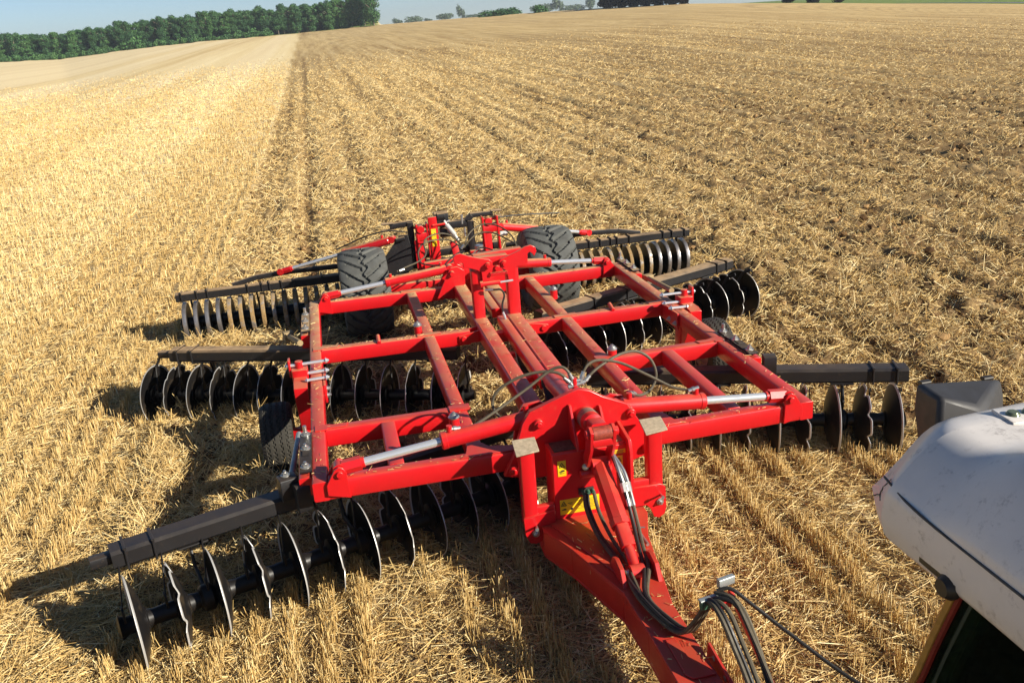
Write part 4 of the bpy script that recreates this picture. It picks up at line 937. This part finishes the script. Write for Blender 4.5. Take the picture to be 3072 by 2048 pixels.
# ------------------------------------------------------------------ the tractor's cab corner (lower right) and what carries it
T = empty("tractor", (0, 0, 0))
tag(T, "white roofed tractor with dark tinted cab glass, pulling the red harrow", "tractor")
def roof_white():
    q = NT("aged_white_roof"); p = q.pos(); n = q.noise(7, 5, .65, p); n2 = q.noise(60, 5, .75, p); n3 = q.noise(16, 4, .7, p)
    f = q.math('MULTIPLY', q.map(n2, .50, .62), q.map(n3, .50, .64), True)
    sp = q.n("ShaderNodeSeparateXYZ"); q.l(p, sp.inputs[0])
    c = q.mix(q.map(n, .3, .7), (.74, .69, .64), (.66, .615, .57))
    c = q.mix(q.math('MULTIPLY', f, .5), c, (.20, .17, .15))
    q.set(Base_Color=c, Roughness=.42, Specular_IOR_Level=.45); q.b.inputs["Coat Weight"].default_value = .15; q.bump(n2, .04, .003); return q.m
WHITE = roof_white()
def roof_z(x, y):
    ed = math.sin(math.pi / 2 * min(1, max(0, (x + .622) / .135))) * math.sin(math.pi / 2 * min(1, max(0, (.722 - x) / .135)))
    back = float(sstep(-4.345, -4.415, np.array(y))) if False else float(np.clip((-4.345 - y) / .06, 0, 1) ** .6)
    rise = .055 * float(sstep(0, 1, np.array((-4.50 - y) / .16))) * (.45 + .55 * ed)
    return 2.99 + .098 * ed * (.90 + .10 * back) - .006 * (1 - back) + rise
mb = MB(); xs = np.concatenate([np.linspace(-.622, -.44, 12), np.linspace(-.40, .50, 12), np.linspace(.54, .722, 12)]); ys = np.concatenate([np.linspace(-4.345, -4.70, 22), np.linspace(-4.8, -6.1, 12)])
def rx(x, y):   # the rear corners are rounded in plan
    k = float(np.clip((y + 4.42) / .075, 0, 1)); c = .05; return c + (x - c) * (1 - .07 * k * k)
top = [[(rx(x, y) - .012 * float(np.clip((y + 4.75) / .4, 0, 1)) * 0, y - .03 * ((abs(x - .05) / .67) ** 3) * (1 if y > -4.42 else 0), roof_z(x, y)) for x in xs] for y in ys]
nx, ny = len(xs), len(ys)
vs = [p for r_ in top for p in r_]; fs = [(i * nx + j, i * nx + j + 1, (i + 1) * nx + j + 1, (i + 1) * nx + j) for i in range(ny - 1) for j in range(nx - 1)]
per = [(0, j) for j in range(nx)] + [(i, nx - 1) for i in range(1, ny)] + [(ny - 1, j) for j in range(nx - 2, -1, -1)] + [(i, 0) for i in range(ny - 2, 0, -1)]
prev = [i * nx + j for i, j in per]
for dz, ins in ((-.012, .004), (-.050, .008), (-.085, .002), (-.095, -.006), (-.098, -.03)):
    cur = []
    for i, j in per:
        x, y, z = top[i][j]; cx = .05; o_ = Vector((x - cx, y + 5.2, 0)); o_.normalize()
        fl = {-.012: .012, -.05: .045, -.085: .040, -.095: .03, -.098: .02}[dz] * (1 if i == 0 else .6 if i == 1 and j in (0, nx - 1) else .25 if i == 2 and j in (0, nx - 1) else 0)
        cur.append(len(vs)); vs.append((x + ins * o_.x, y + ins * o_.y + fl, min(z + dz, 2.99 + dz + .0 + (z - 2.99) * (1 if dz > -.02 else .25))))
    m = len(per)
    fs += [(prev[k], cur[k], cur[(k + 1) % m], prev[(k + 1) % m]) for k in range(m)]; prev = cur
fs.append(tuple(prev))
mb.add(vs, [f[::-1] for f in fs])
RFO = obj("cab_roof", mb, WHITE, T, angle=50)
mb = MB(); mb.tube([(-.606, -4.395, 2.997), (-.622, -4.50, 2.993), (-.627, -4.66, 2.993), (-.628, -5.0, 2.993), (-.629, -5.8, 2.993)], .0022, 6, 6); obj("dirty_seam", mb, plain("grime", (.10, .09, .085), .9, 0, .4, 40), RFO)
from mathutils.bvhtree import BVHTree
bv = BVHTree.FromPolygons([v.co for v in RFO.data.vertices], [tuple(p.vertices) for p in RFO.data.polygons])
GRIME = plain("crack_grime", (.13, .115, .105), .9, 0, .4, 40)
for pts, rad in (([(-.602, -4.40, 2.998), (-.612, -4.385, 2.978), (-.618, -4.385, 2.960), (-.618, -4.40, 2.950)], .0013), ([(-.618, -4.385, 2.960), (-.61, -4.36, 2.945), (-.60, -4.345, 2.935)], .0011)):
    path = []
    for a, b in zip(pts, pts[1:]):
        for t in (0, .25, .5, .75): path.append(Vector(a).lerp(Vector(b), t) + Vector((rng.normal(0, .0008), rng.normal(0, .0008), 0)))
    path = [bv.find_nearest(p)[0] for p in path]; mb = MB(); mb.tube(path, rad, 5, 3); obj("paint_crack", mb, GRIME, RFO)
mb = MB(); mb.box((-.33, -4.425, 3.089), (.13, .062, .006), -.1, .002); RL = obj("lamp_recess", mb, WHITE, RFO)
mb = MB()
for k in range(4): mb.lathe((-.375 + .03 * k, -4.42 - .003 * k, 3.090), (-.375 + .03 * k, -4.42 - .003 * k, 3.098), [(0, .014), (1, .009)], 12)
obj("lamp_lens", mb, plain("lens_glass", (.20, .23, .14), .12, .3, .5, 60), RL)
mb = MB(); mb.lathe((-.53, -4.60, 3.058), (-.53, -4.60, 3.072), [(0, .010), (1, .006)], 10); obj("roof_plug", mb, plain("tan_plug", (.30, .22, .12), .6, 0, .4, 60), RFO)
# work lamp housing behind the roof edge
mb = MB()
mb.loft([[(-.375, -4.265, 2.89), (-.235, -4.255, 2.89), (-.145, -4.15, 2.89), (-.355, -4.15, 2.89)], [(-.40, -4.262, 2.985), (-.27, -4.262, 2.985), (-.155, -4.15, 2.985), (-.375, -4.15, 2.99)], [(-.385, -4.245, 3.056), (-.30, -4.255, 3.020), (-.165, -4.15, 3.028), (-.375, -4.15, 3.048)]])
LH = obj("work_lamp", mb, plain("weathered_black_plastic", (.040, .038, .039), .55, 0, .35, 22), T, bevel=.012)
for x_, z_ in ((-.35, 3.046), (-.20, 3.032)):
    mb = MB(); mb.box((x_, -4.148, z_ - .002), (.022, .014, .008), 0, .003); obj("lamp_clip", mb, INK, LH)
mb = MB(); mb.beam((-.29, -4.25, 2.93), (-.29, -4.40, 2.94), .05, .04, .005); obj("lamp_bracket", mb, INK, LH)
def tinted():
    q = NT("tinted_cab_glass"); q.t.nodes.remove(q.b)
    tr = q.n("ShaderNodeBsdfTransparent"); tr.inputs[0].default_value = (.30, .44, .31, 1); gl = q.n("ShaderNodeBsdfGlossy"); gl.inputs[0].default_value = (.8, .85, .8, 1); gl.inputs[1].default_value = .03
    fr = q.n("ShaderNodeFresnel"); fr.inputs[0].default_value = 1.5; mx = q.n("ShaderNodeMixShader"); q.l(fr.outputs[0], mx.inputs[0]); q.l(tr.outputs[0], mx.inputs[1]); q.l(gl.outputs[0], mx.inputs[2]); q.l(mx.outputs[0], q.out.inputs[0]); return q.m
GLASS = tinted(); DARK = plain("dark_cab_trim", (.022, .040, .026), .6, 0, .4, 12)
xg = -.605; sideprof = [(-4.63, 2.925), (-4.56, 2.70), (-4.49, 2.40), (-4.46, 1.55), (-5.95, 1.55), (-5.95, 2.925)]
for s, x in ((1, xg), (-1, .70)):
    mb = MB(); mb.plate([(x, y_, z) for y_, z in sideprof], (1, 0, 0), .008); wn = obj("side_window", mb, GLASS, T)
    mb = MB(); mb.tube([(x - s * .006, y_ + .004, z) for y_, z in sideprof[:4]], .0055, 6, 5); obj("red_edge_seal", mb, plain("red_seal", (.22, .018, .012), .5, 0, .3, 40), wn)
    mb = MB(); mb.tube([(x - s * .007, y_ + .015, z) for y_, z in sideprof[:4]], .0085, 6, 5); obj("amber_edge_seal", mb, plain("amber_seal", (.45, .24, .05), .5, 0, .3, 40), wn)
    mb = MB(); mb.tube([(x + s * .012, y_ - .022, z) for y_, z in sideprof[:4]], .018, 6, 5); obj("window_gasket", mb, DARK, wn)
mb = MB()
mb.plate([(-.60, -4.60, 2.925), (-.60, -4.47, 2.40), (-.60, -4.44, 1.6), (.69, -4.44, 1.6), (.69, -4.47, 2.40), (.69, -4.60, 2.925)], (0, 1, .2), .006); obj("rear_window", mb, GLASS, T)
mb = MB(); mb.lathe((-.635, -4.60, 2.905), (-.60, -4.60, 2.905), [(0, .015), (.3, .022), (1, .022)], 14); mb.beam((-.61, -4.62, 2.915), (-.61, -4.53, 2.915), .03, .018, .004); obj("window_hinge", mb, INK, T)
mb = MB(); mb.box((.05, -5.2, 1.52), (1.30, 1.5, .10)); mb.box((.05, -5.15, 1.80), (.52, .5, .16), 0, .05); mb.box((.05, -4.88, 2.2), (.50, .14, .75), 0, .05); mb.box((-.42, -5.1, 1.95), (.14, .7, .12), 0, .03)
for x in (-.59, .69): mb.beam((x, -5.97, 1.5), (x, -5.97, 2.93), .06, .08, .01, up=(0, 1, 0))
obj("cab_interior", mb, DARK, T)
mb = MB()
pass
for x_, y_, z_, a_, b_ in ((-.52, -4.60, 2.775, .018, .030), (-.52, -4.625, 2.775, .014, .022), (-.50, -4.61, 2.72, .020, .030), (-.53, -4.575, 2.73, .034, .034)):
    mb = MB(); mb.plate([(x_, y_ + a_, z_ - b_), (x_, y_ + .2 * a_, z_ + b_), (x_ - .002, y_ - a_, z_ + .6 * b_), (x_, y_ - .2 * a_, z_ - 1.1 * b_)], (1, 0, 0), .002); obj("glass_reflection", mb, plain("pale_reflection", (.6, .62, .58), .6, 0, .1, 5), T)  # added pale quads behind the pane, standing in for its reflections
mb = MB(); mb.beam((.05, -3.75, .95), (.05, -8.2, .95), .62, .75, .05); mb.beam((.06, -3.30, .42), (.06, -4.0, .45), .16, .12, .02); mb.beam((.05, -6.2, 1.35), (.05, -8.4, 1.30), .85, .75, .12); obj("chassis", mb, DARK, T, bevel=.01)
mb = MB(); mb.cyl((-1.0, -5.15, .84), (1.1, -5.15, .84), .13); mb.cyl((-.9, -7.7, .62), (1.0, -7.7, .62), .09); obj("axle_beam", mb, DARK, T)
for x, yy, R_, wd in ((-1.0, -5.15, .86, .50), (1.1, -5.15, .86, .50), (-.9, -7.7, .64, .40), (1.0, -7.7, .64, .40)):
    o = obj("tractor_wheel", tyre_mesh(R_, wd, tread_big, 208, .55), RUBBER2, T, (x, yy, R_ - .02), angle=28)
    mb = MB(); mb.lathe((-wd * .4, 0, 0), (wd * .4, 0, 0), [(0, R_ * .56), (.1, R_ * .5), (.45, R_ * .45), (.47, .05), (.53, .05), (.55, R_ * .45), (.9, R_ * .5), (1, R_ * .56)], 32); obj("rim", mb, WHITE, o)

# ------------------------------------------------------------------ trees, hedges, far country
def leaf_mat(name, stops, spec=.25):
    q = NT(name); a = q.n("ShaderNodeAttribute", attribute_name="tint").outputs["Fac"]; oi = q.n("ShaderNodeObjectInfo").outputs["Random"]
    f = q.math('ADD', q.math('MULTIPLY', a, .8), q.math('MULTIPLY', oi, .28), True)
    q.set(Base_Color=q.ramp(f, stops), Roughness=.6, Specular_IOR_Level=spec); return q.m
LEAF = leaf_mat("green_foliage", [(0, (.014, .044, .018)), (.5, (.036, .100, .034)), (1, (.085, .175, .055))])
LEAF2 = leaf_mat("bright_foliage", [(0, (.020, .060, .018)), (.5, (.050, .130, .036)), (1, (.11, .21, .06))])
LEAFD = leaf_mat("brown_dark_foliage", [(0, (.008, .005, .004)), (.6, (.013, .009, .007)), (1, (.024, .018, .012))], 0)
LEAFG = leaf_mat("hazed_foliage", [(0, (.045, .075, .045)), (.5, (.075, .115, .065)), (1, (.12, .16, .09))])  # distance haze put into the leaf colour of the skyline bushes
BARK = plain("bark", (.20, .165, .12), .9, 0, .4, 3)
def leaves(blobs, n, size, sd):
    r_ = np.random.default_rng(sd); w_ = np.array([b[3] * b[3] * b[4] for b in blobs]); w_ /= w_.sum()
    idx = r_.choice(len(blobs), n, p=w_); B = np.array(blobs)[idx]
    v = r_.normal(size=(n, 3)); v /= np.linalg.norm(v, axis=1)[:, None]; rad = r_.uniform(.25, 1, n) ** .45 * (1 + .10 * r_.normal(size=n))
    P = B[:, :3] + v * rad[:, None] * np.stack([B[:, 3], B[:, 3], B[:, 4]], 1)
    N = v + r_.normal(size=(n, 3)) * .7; N /= np.linalg.norm(N, axis=1)[:, None]
    a = np.cross(N, r_.normal(size=(n, 3))); a /= np.linalg.norm(a, axis=1)[:, None]; b = np.cross(N, a)
    s = size * r_.uniform(.6, 1.4, n)[:, None] / 2
    V = np.stack([P - a * s, P - b * s * .6, P + a * s, P + b * s * .6], 1).reshape(-1, 3); F = np.arange(n * 4).reshape(-1, 4)
    t = np.clip(.5 + .25 * (fbm(P[:, 0] * .9 + sd, P[:, 2] * .9 + P[:, 1] * .7, 3, sd) - .5) * 2 + r_.normal(0, .18, n), 0, 1)
    return V, F, np.repeat(t, 4)
def tree(name, blobs, n, size, mat, hgt, trunk_r, sd, cat, label, group, lo=.3):
    root = empty(name); V, F, t = leaves(blobs, n, size, sd)
    o = mesh_np("crown", V, F, [mat], {"tint": t}); o.parent = root
    mb = MB(); r_ = random.Random(sd)
    mb.tube([(0, 0, -.5), (r_.uniform(-.15, .15), 0, hgt * .3), (r_.uniform(-.3, .3), .1, hgt * .6), (r_.uniform(-.3, .3), 0, hgt * .9)], trunk_r, 7, 4)
    for k in range(5):
        a = r_.uniform(0, 6.28); z = hgt * r_.uniform(lo, .7); l = hgt * r_.uniform(.14, .26)
        mb.tube([(0, 0, z), (math.cos(a) * l * .5, math.sin(a) * l * .5, z + l * .5), (math.cos(a) * l, math.sin(a) * l, z + l * .8)], trunk_r * .4, 5, 3)
    if trunk_r > 0: obj("trunk", mb, BARK, root)
    tag(root, label, cat, group); return root
def copy_tree(src, loc, rz, sc, label, group, cat):
    c = src.copy(); COL.objects.link(c); c.location = loc; c.rotation_euler = (0, 0, rz); c.scale = sc
    tag(c, label, cat, group)
    for ch in src.children:
        k = ch.copy(); COL.objects.link(k); k.parent = c
    return c
def blobs_tree(hgt, wd, sd, low=.25, k=16):
    r_ = random.Random(sd); out = []
    for i in range(k):
        t = r_.uniform(low, .95); ww = wd * (math.sin(math.pi * min(1, (t - low * .6) / (1.06 - low * .6))) ** .6); a = r_.uniform(0, 6.28); d = ww * r_.uniform(.1, .75)
        rb = wd * r_.uniform(.28, .5); out.append((math.cos(a) * d, math.sin(a) * d, hgt * t - rb * .1, rb, rb * r_.uniform(.8, 1.2)))
    return out
used = set()
def place(src, loc, rz, sc, label, group, cat):
    if src.name not in used:
        used.add(src.name); src.location = loc; src.rotation_euler = (0, 0, rz); src.scale = sc; tag(src, label, cat, group); return src
    return copy_tree(src, loc, rz, sc, label, group, cat)
def spot(az, rr_):
    a = math.radians(az); x = CAM[0] + rr_ * math.sin(a); y = CAM[1] + rr_ * math.cos(a)
    return x, y, float(land(np.array([x]), np.array([y]))[0])
WOOD = [tree("broadleaf_tree", blobs_tree(11, 2.6, 20 + i, .06 + .09 * (i % 3), 26), 6000, .40, LEAF if i % 3 else LEAF2, 11, .17, 20 + i, "tree", "", None) for i in range(6)]
WL_ = ["green broadleaf tree standing in the front row of the wood's edge", "green broadleaf tree in the second row of the wood", "green broadleaf tree at the back of the wood, only its top showing"]
az = -20.5; k = 0
rw = random.Random(3)
while az < 4.3:
    for row_ in range(3):
        a_ = az + rw.uniform(-.16, .16) + .15 * row_; D_, H_ = edge(np.array(a_)); x, y, z = spot(a_, float(D_) + 4 + 7 * row_ + rw.uniform(-1.5, 1.5))
        z = float(H_) - .1 + .1 * row_
        tall = .80 + .006 * (a_ + 16) + rw.uniform(-.07, .09)
        if 1.0 < a_ < 4.2 and row_ < 2: tall *= 1.06
        place(WOOD[(k * 5 + row_ * 2 + rw.randrange(6)) % 6], (x, y, z), rw.uniform(0, 6.28), (rw.uniform(.85, 1.2), rw.uniform(.85, 1.2), tall), WL_[row_], "trees of the wood beyond the field", "tree")
        k += 1
    az += .46
x, y, z = spot(4.15, 343); D_, H_ = edge(np.array(4.15))
END = tree("tall_tree", [(0, 0, 9.2, 1.7, 1.5), (1.2, 0, 8.2, 1.1, 1.1), (-1.2, .2, 8.0, 1.3, 1.2), (.2, 0, 10.6, 1.3, 1.1), (1.6, .4, 9.6, .7, .7), (0, 0, 6.6, 1.7, 1.3), (1.5, .3, 6.2, .9, .9), (-.6, 0, 4.8, 1.6, 1.6), (.3, .2, 2.8, 1.8, 2.0), (1.3, 0, 3.6, .9, 1.2)], 2600, .55, LEAF, 11, .22, 99, "tree", "", None)
END.location = (x, y, float(H_)); END.scale = (1.15, 1.15, 1.13); tag(END, "tallest tree of the wood, rising alone at its right hand end", "tree")
SHR = [tree("hedge_shrub", [(r2_.uniform(-1, 1), r2_.uniform(-.6, .6), r2_.uniform(.5, 1.2), r2_.uniform(.7, 1.1), r2_.uniform(.6, .9)) for _ in range(8)], 700, .42, LEAF2 if i else LEAF, 1.5, .05, 60 + i, "shrub", "", None) for i, r2_ in ((i, random.Random(70 + i)) for i in range(3))]
az = -19.5; k = 0
while az < -1.9:
    D_, H_ = edge(np.array(az)); x, y, z = spot(az, float(D_) + .6)
    big = 1.0 + rw.uniform(-.15, .2)
    if az < -6.5: big *= 1.15
    place(SHR[k % 3], (x, y, float(H_) - .1), rw.uniform(0, 6.28), (1.1, 1.0, big), "low green shrub in the hedge along the foot of the wood", "shrubs in the hedge along the wood", "shrub"); k += 1; az += .36
for a_, sc_ in ((-9.7, 2.3), (-3.1, 1.75), (-2.2, 1.5)):
    D_, H_ = edge(np.array(a_)); x, y, z = spot(a_, float(D_) + .2)
    place(SHR[1], (x, y, float(H_) - .2), a_, (sc_, sc_, sc_), {-9.7: "big rounded bright green bush bulging out of the hedge before the tall trees", -3.1: "medium rounded bush near the right hand end of the hedge", -2.2: "last small rounded bush where the hedge ends beside the open field"}[a_], None, "bush")
# dusky bushes on the skyline and in front of it
BUSH = [tree("skyline_bush", [(r2_.uniform(-2.5, 2.5), r2_.uniform(-1, 1), r2_.uniform(.8, 2.4), r2_.uniform(1.2, 1.9), r2_.uniform(1.0, 1.5)) for _ in range(9)], 800, .7, LEAFG, 3, .12, 80 + i, "bush", "", None, .2) for i, r2_ in ((i, random.Random(90 + i)) for i in range(3))]
SKYB = [(5.55, 760, 1.15, 1.35, "dusky round bush on the skyline just right of the wood"), (6.55, 760, 2.3, 1.75, "broad dusky thicket on the skyline, second from the wood"), (8.35, 800, 2.3, 1.7, "flat domed grey green thicket on the skyline between two fields"), (9.4, 820, 1.0, 3.1, "upright narrow dusky tree on the skyline, taller than its neighbours"), (10.1, 820, 2.6, 1.0, "low dusky shrub line on the skyline right of the narrow tree"), (14.3, 800, 3.6, 2.2, "long dusky thicket on the skyline above the pale field"), (15.3, 800, 1.3, 3.3, "rounded dusky tree standing up from the skyline thicket"), (16.2, 820, 3.4, 1.6, "low dusky hedge line on the skyline left of the dark plantation"), (17.2, 820, 1.3, 3.0, "dusky tree on the skyline right beside the dark plantation"), (7.4, 800, 1.0, .8, "small grey shrub on the skyline in the gap after the broad thicket")]
for k, (a_, rr_, sx, szz, lb) in enumerate(SKYB):
    x, y, z = spot(a_, rr_); place(BUSH[k % 3], (x, y, z - .6), -math.radians(a_), (sx, 1.5, szz), lb, None, "bush")
for a_, rr_, sx, szz, lb in ((11.4, 318, 2.1, .85, "long low green hedge clump on the crest of the field"), (12.25, 316, 1.7, .95, "green hedge clump joined to the long one at its right end"), (14.25, 305, 1.0, .95, "single small round green bush alone on the crest of the field")):
    x, y, z = spot(a_, rr_); D_, H_ = edge(np.array(a_)); place(SHR[0] if sx > 1.5 else SHR[2], (x, y, float(H_) - .5), -math.radians(a_), (sx * 1.6, 1.4, szz * 1.7), lb, None, "bush")
# dark plantation at the top edge
PLT = [tree("plantation_tree", blobs_tree(9, 2.6, 120 + i, .08, 22), 2200, .6, LEAFD, 9, .2, 120 + i, "tree", "", None) for i in range(3)]
k = 0
for a_ in np.arange(18.05, 22.9, .50):
    for row_ in range(2):
        D_, H_ = edge(np.array(a_)); x, y, z = spot(a_ + .2 * row_, float(D_) + 1.5 + 4 * row_)
        place(PLT[k % 3], (x, y, float(H_) - .15), rw.uniform(0, 6.28), (1.0, 1.0, 1.0), ["near black brown tree in the front row of the dark plantation", "near black brown tree in the hidden back row of the dark plantation"][row_], "trees of the dark plantation", "tree"); k += 1
D_, H_ = edge(np.array(21.6)); x, y, z = spot(21.6, float(D_) - .8)
mb = MB(); mb.cyl((x, y, float(H_) - .2), (x, y, float(H_) + .95), .11, .10, 12); mb.lathe((x, y, float(H_) + .95), (x, y, float(H_) + 1.05), [(0, .12), (1, .05)], 12)
tag(obj("marker_post", mb, plain("white_post", (.8, .8, .78), .5, 0, .1, 3)), "small white marker post standing before the dark plantation", "post")
for k, (a_, lb) in enumerate(((28.7, "dark bush on the grass verge right of the plantation, leftmost of three"), (30.0, "dark bush on the grass verge, middle one of three"), (31.4, "dark bush on the grass verge, rightmost of three"))):
    D_, H_ = edge(np.array(a_)); x, y, z = spot(a_, float(D_) + 14); place(PLT[k % 3], (x, y, float(H_) - .3), k * 2., (1.1, 1.1, .55), lb, None, "bush")
# road beyond the field's right end
vs = []; fs = []
R_az = np.linspace(34.5, 70, 60)
for i, a_ in enumerate(R_az):
    D_, H_ = edge(np.array(a_))
    for j, off in enumerate((7, 14)):
        a = math.radians(a_); rr_ = float(D_) + off * min(1, .25 + (a_ - 34.5) / 6) + (0 if j else 0); vs.append((CAM[0] + rr_ * math.sin(a), CAM[1] + rr_ * math.cos(a), float(H_) + .06))
    if i: fs.append((2 * i - 2, 2 * i, 2 * i + 1, 2 * i - 1))
mb = MB(); mb.add(vs, fs); o = obj("road", mb, plain("asphalt", (.17, .18, .19), .9, 0, .2, 1)); o["kind"] = "structure"

# chaff and broken straw lying on the machine's upper faces
P = []
for x0, x1, y0, y1, z, m in ((-1.89, -1.80, .1, 4.5, .903, 70), (1.80, 1.89, .1, 4.5, .903, 60), (-1.7, -.5, .01, .10, .906, 30), (.6, 1.7, .01, .10, .906, 30), (-.20, -.08, .5, 4.6, .929, 70), (.15, .30, .8, 4.6, .929, 70), (-1.75, -.4, 2.79, 2.88, .906, 40), (.4, 1.75, 2.79, 2.88, .906, 40), (-1.75, -.4, 4.46, 4.55, .906, 40), (.4, 1.75, 4.46, 4.55, .906, 40), (-.765, -.67, .2, 4.4, .907, 60), (.67, .765, .2, 4.4, .907, 60), (-.22, .25, -1.0, -.35, .464, 60), (-.04, .15, -2.2, -1.3, .456, 40), (-3.2, -2.3, .02, .28, .70, 0)):
    if m: P.append(np.column_stack([rng.uniform(x0, x1, m), rng.uniform(y0, y1, m), np.full(m, z)]))
P = np.vstack(P); P[:, 2] += np.where(P[:, 2] > .88, .0085 * np.maximum(0, np.abs(P[:, 0]) - .4) * (np.abs(P[:, 0]) > .6), 0) + .002
n = len(P); a = rng.uniform(0, 6.28, n); D = np.stack([np.cos(a), np.sin(a), rng.normal(0, .05, n)], 1)
ribbons("straw_on_frame", P, D, rng.gamma(2.2, .013, n).clip(.008, .07), rng.uniform(.003, .006, n), np.clip(rng.normal(.6, .2, n), 0, 1), STRAW)

# ------------------------------------------------------------------ air
mb = MB(); X0, Y0, Z0, Z1 = 3050, 3050, -34., 62.
mb.add([(-X0, -Y0, Z0), (X0, -Y0, Z0), (X0, Y0, Z0), (-X0, Y0, Z0), (-X0, -Y0, Z1), (X0, -Y0, Z1), (X0, Y0, Z1), (-X0, Y0, Z1)], [(0, 3, 2, 1), (4, 5, 6, 7), (0, 1, 5, 4), (1, 2, 6, 5), (2, 3, 7, 6), (3, 0, 4, 7)])
q = NT("summer_haze"); q.t.nodes.remove(q.b)
vol = q.n("ShaderNodeVolumePrincipled"); vol.inputs["Color"].default_value = (.80, .88, .95, 1); vol.inputs["Density"].default_value = .00030; vol.inputs["Anisotropy"].default_value = .2
q.l(vol.outputs[0], q.out.inputs["Volume"])
hz = obj("haze", mb, q.m); hz["kind"] = "stuff"
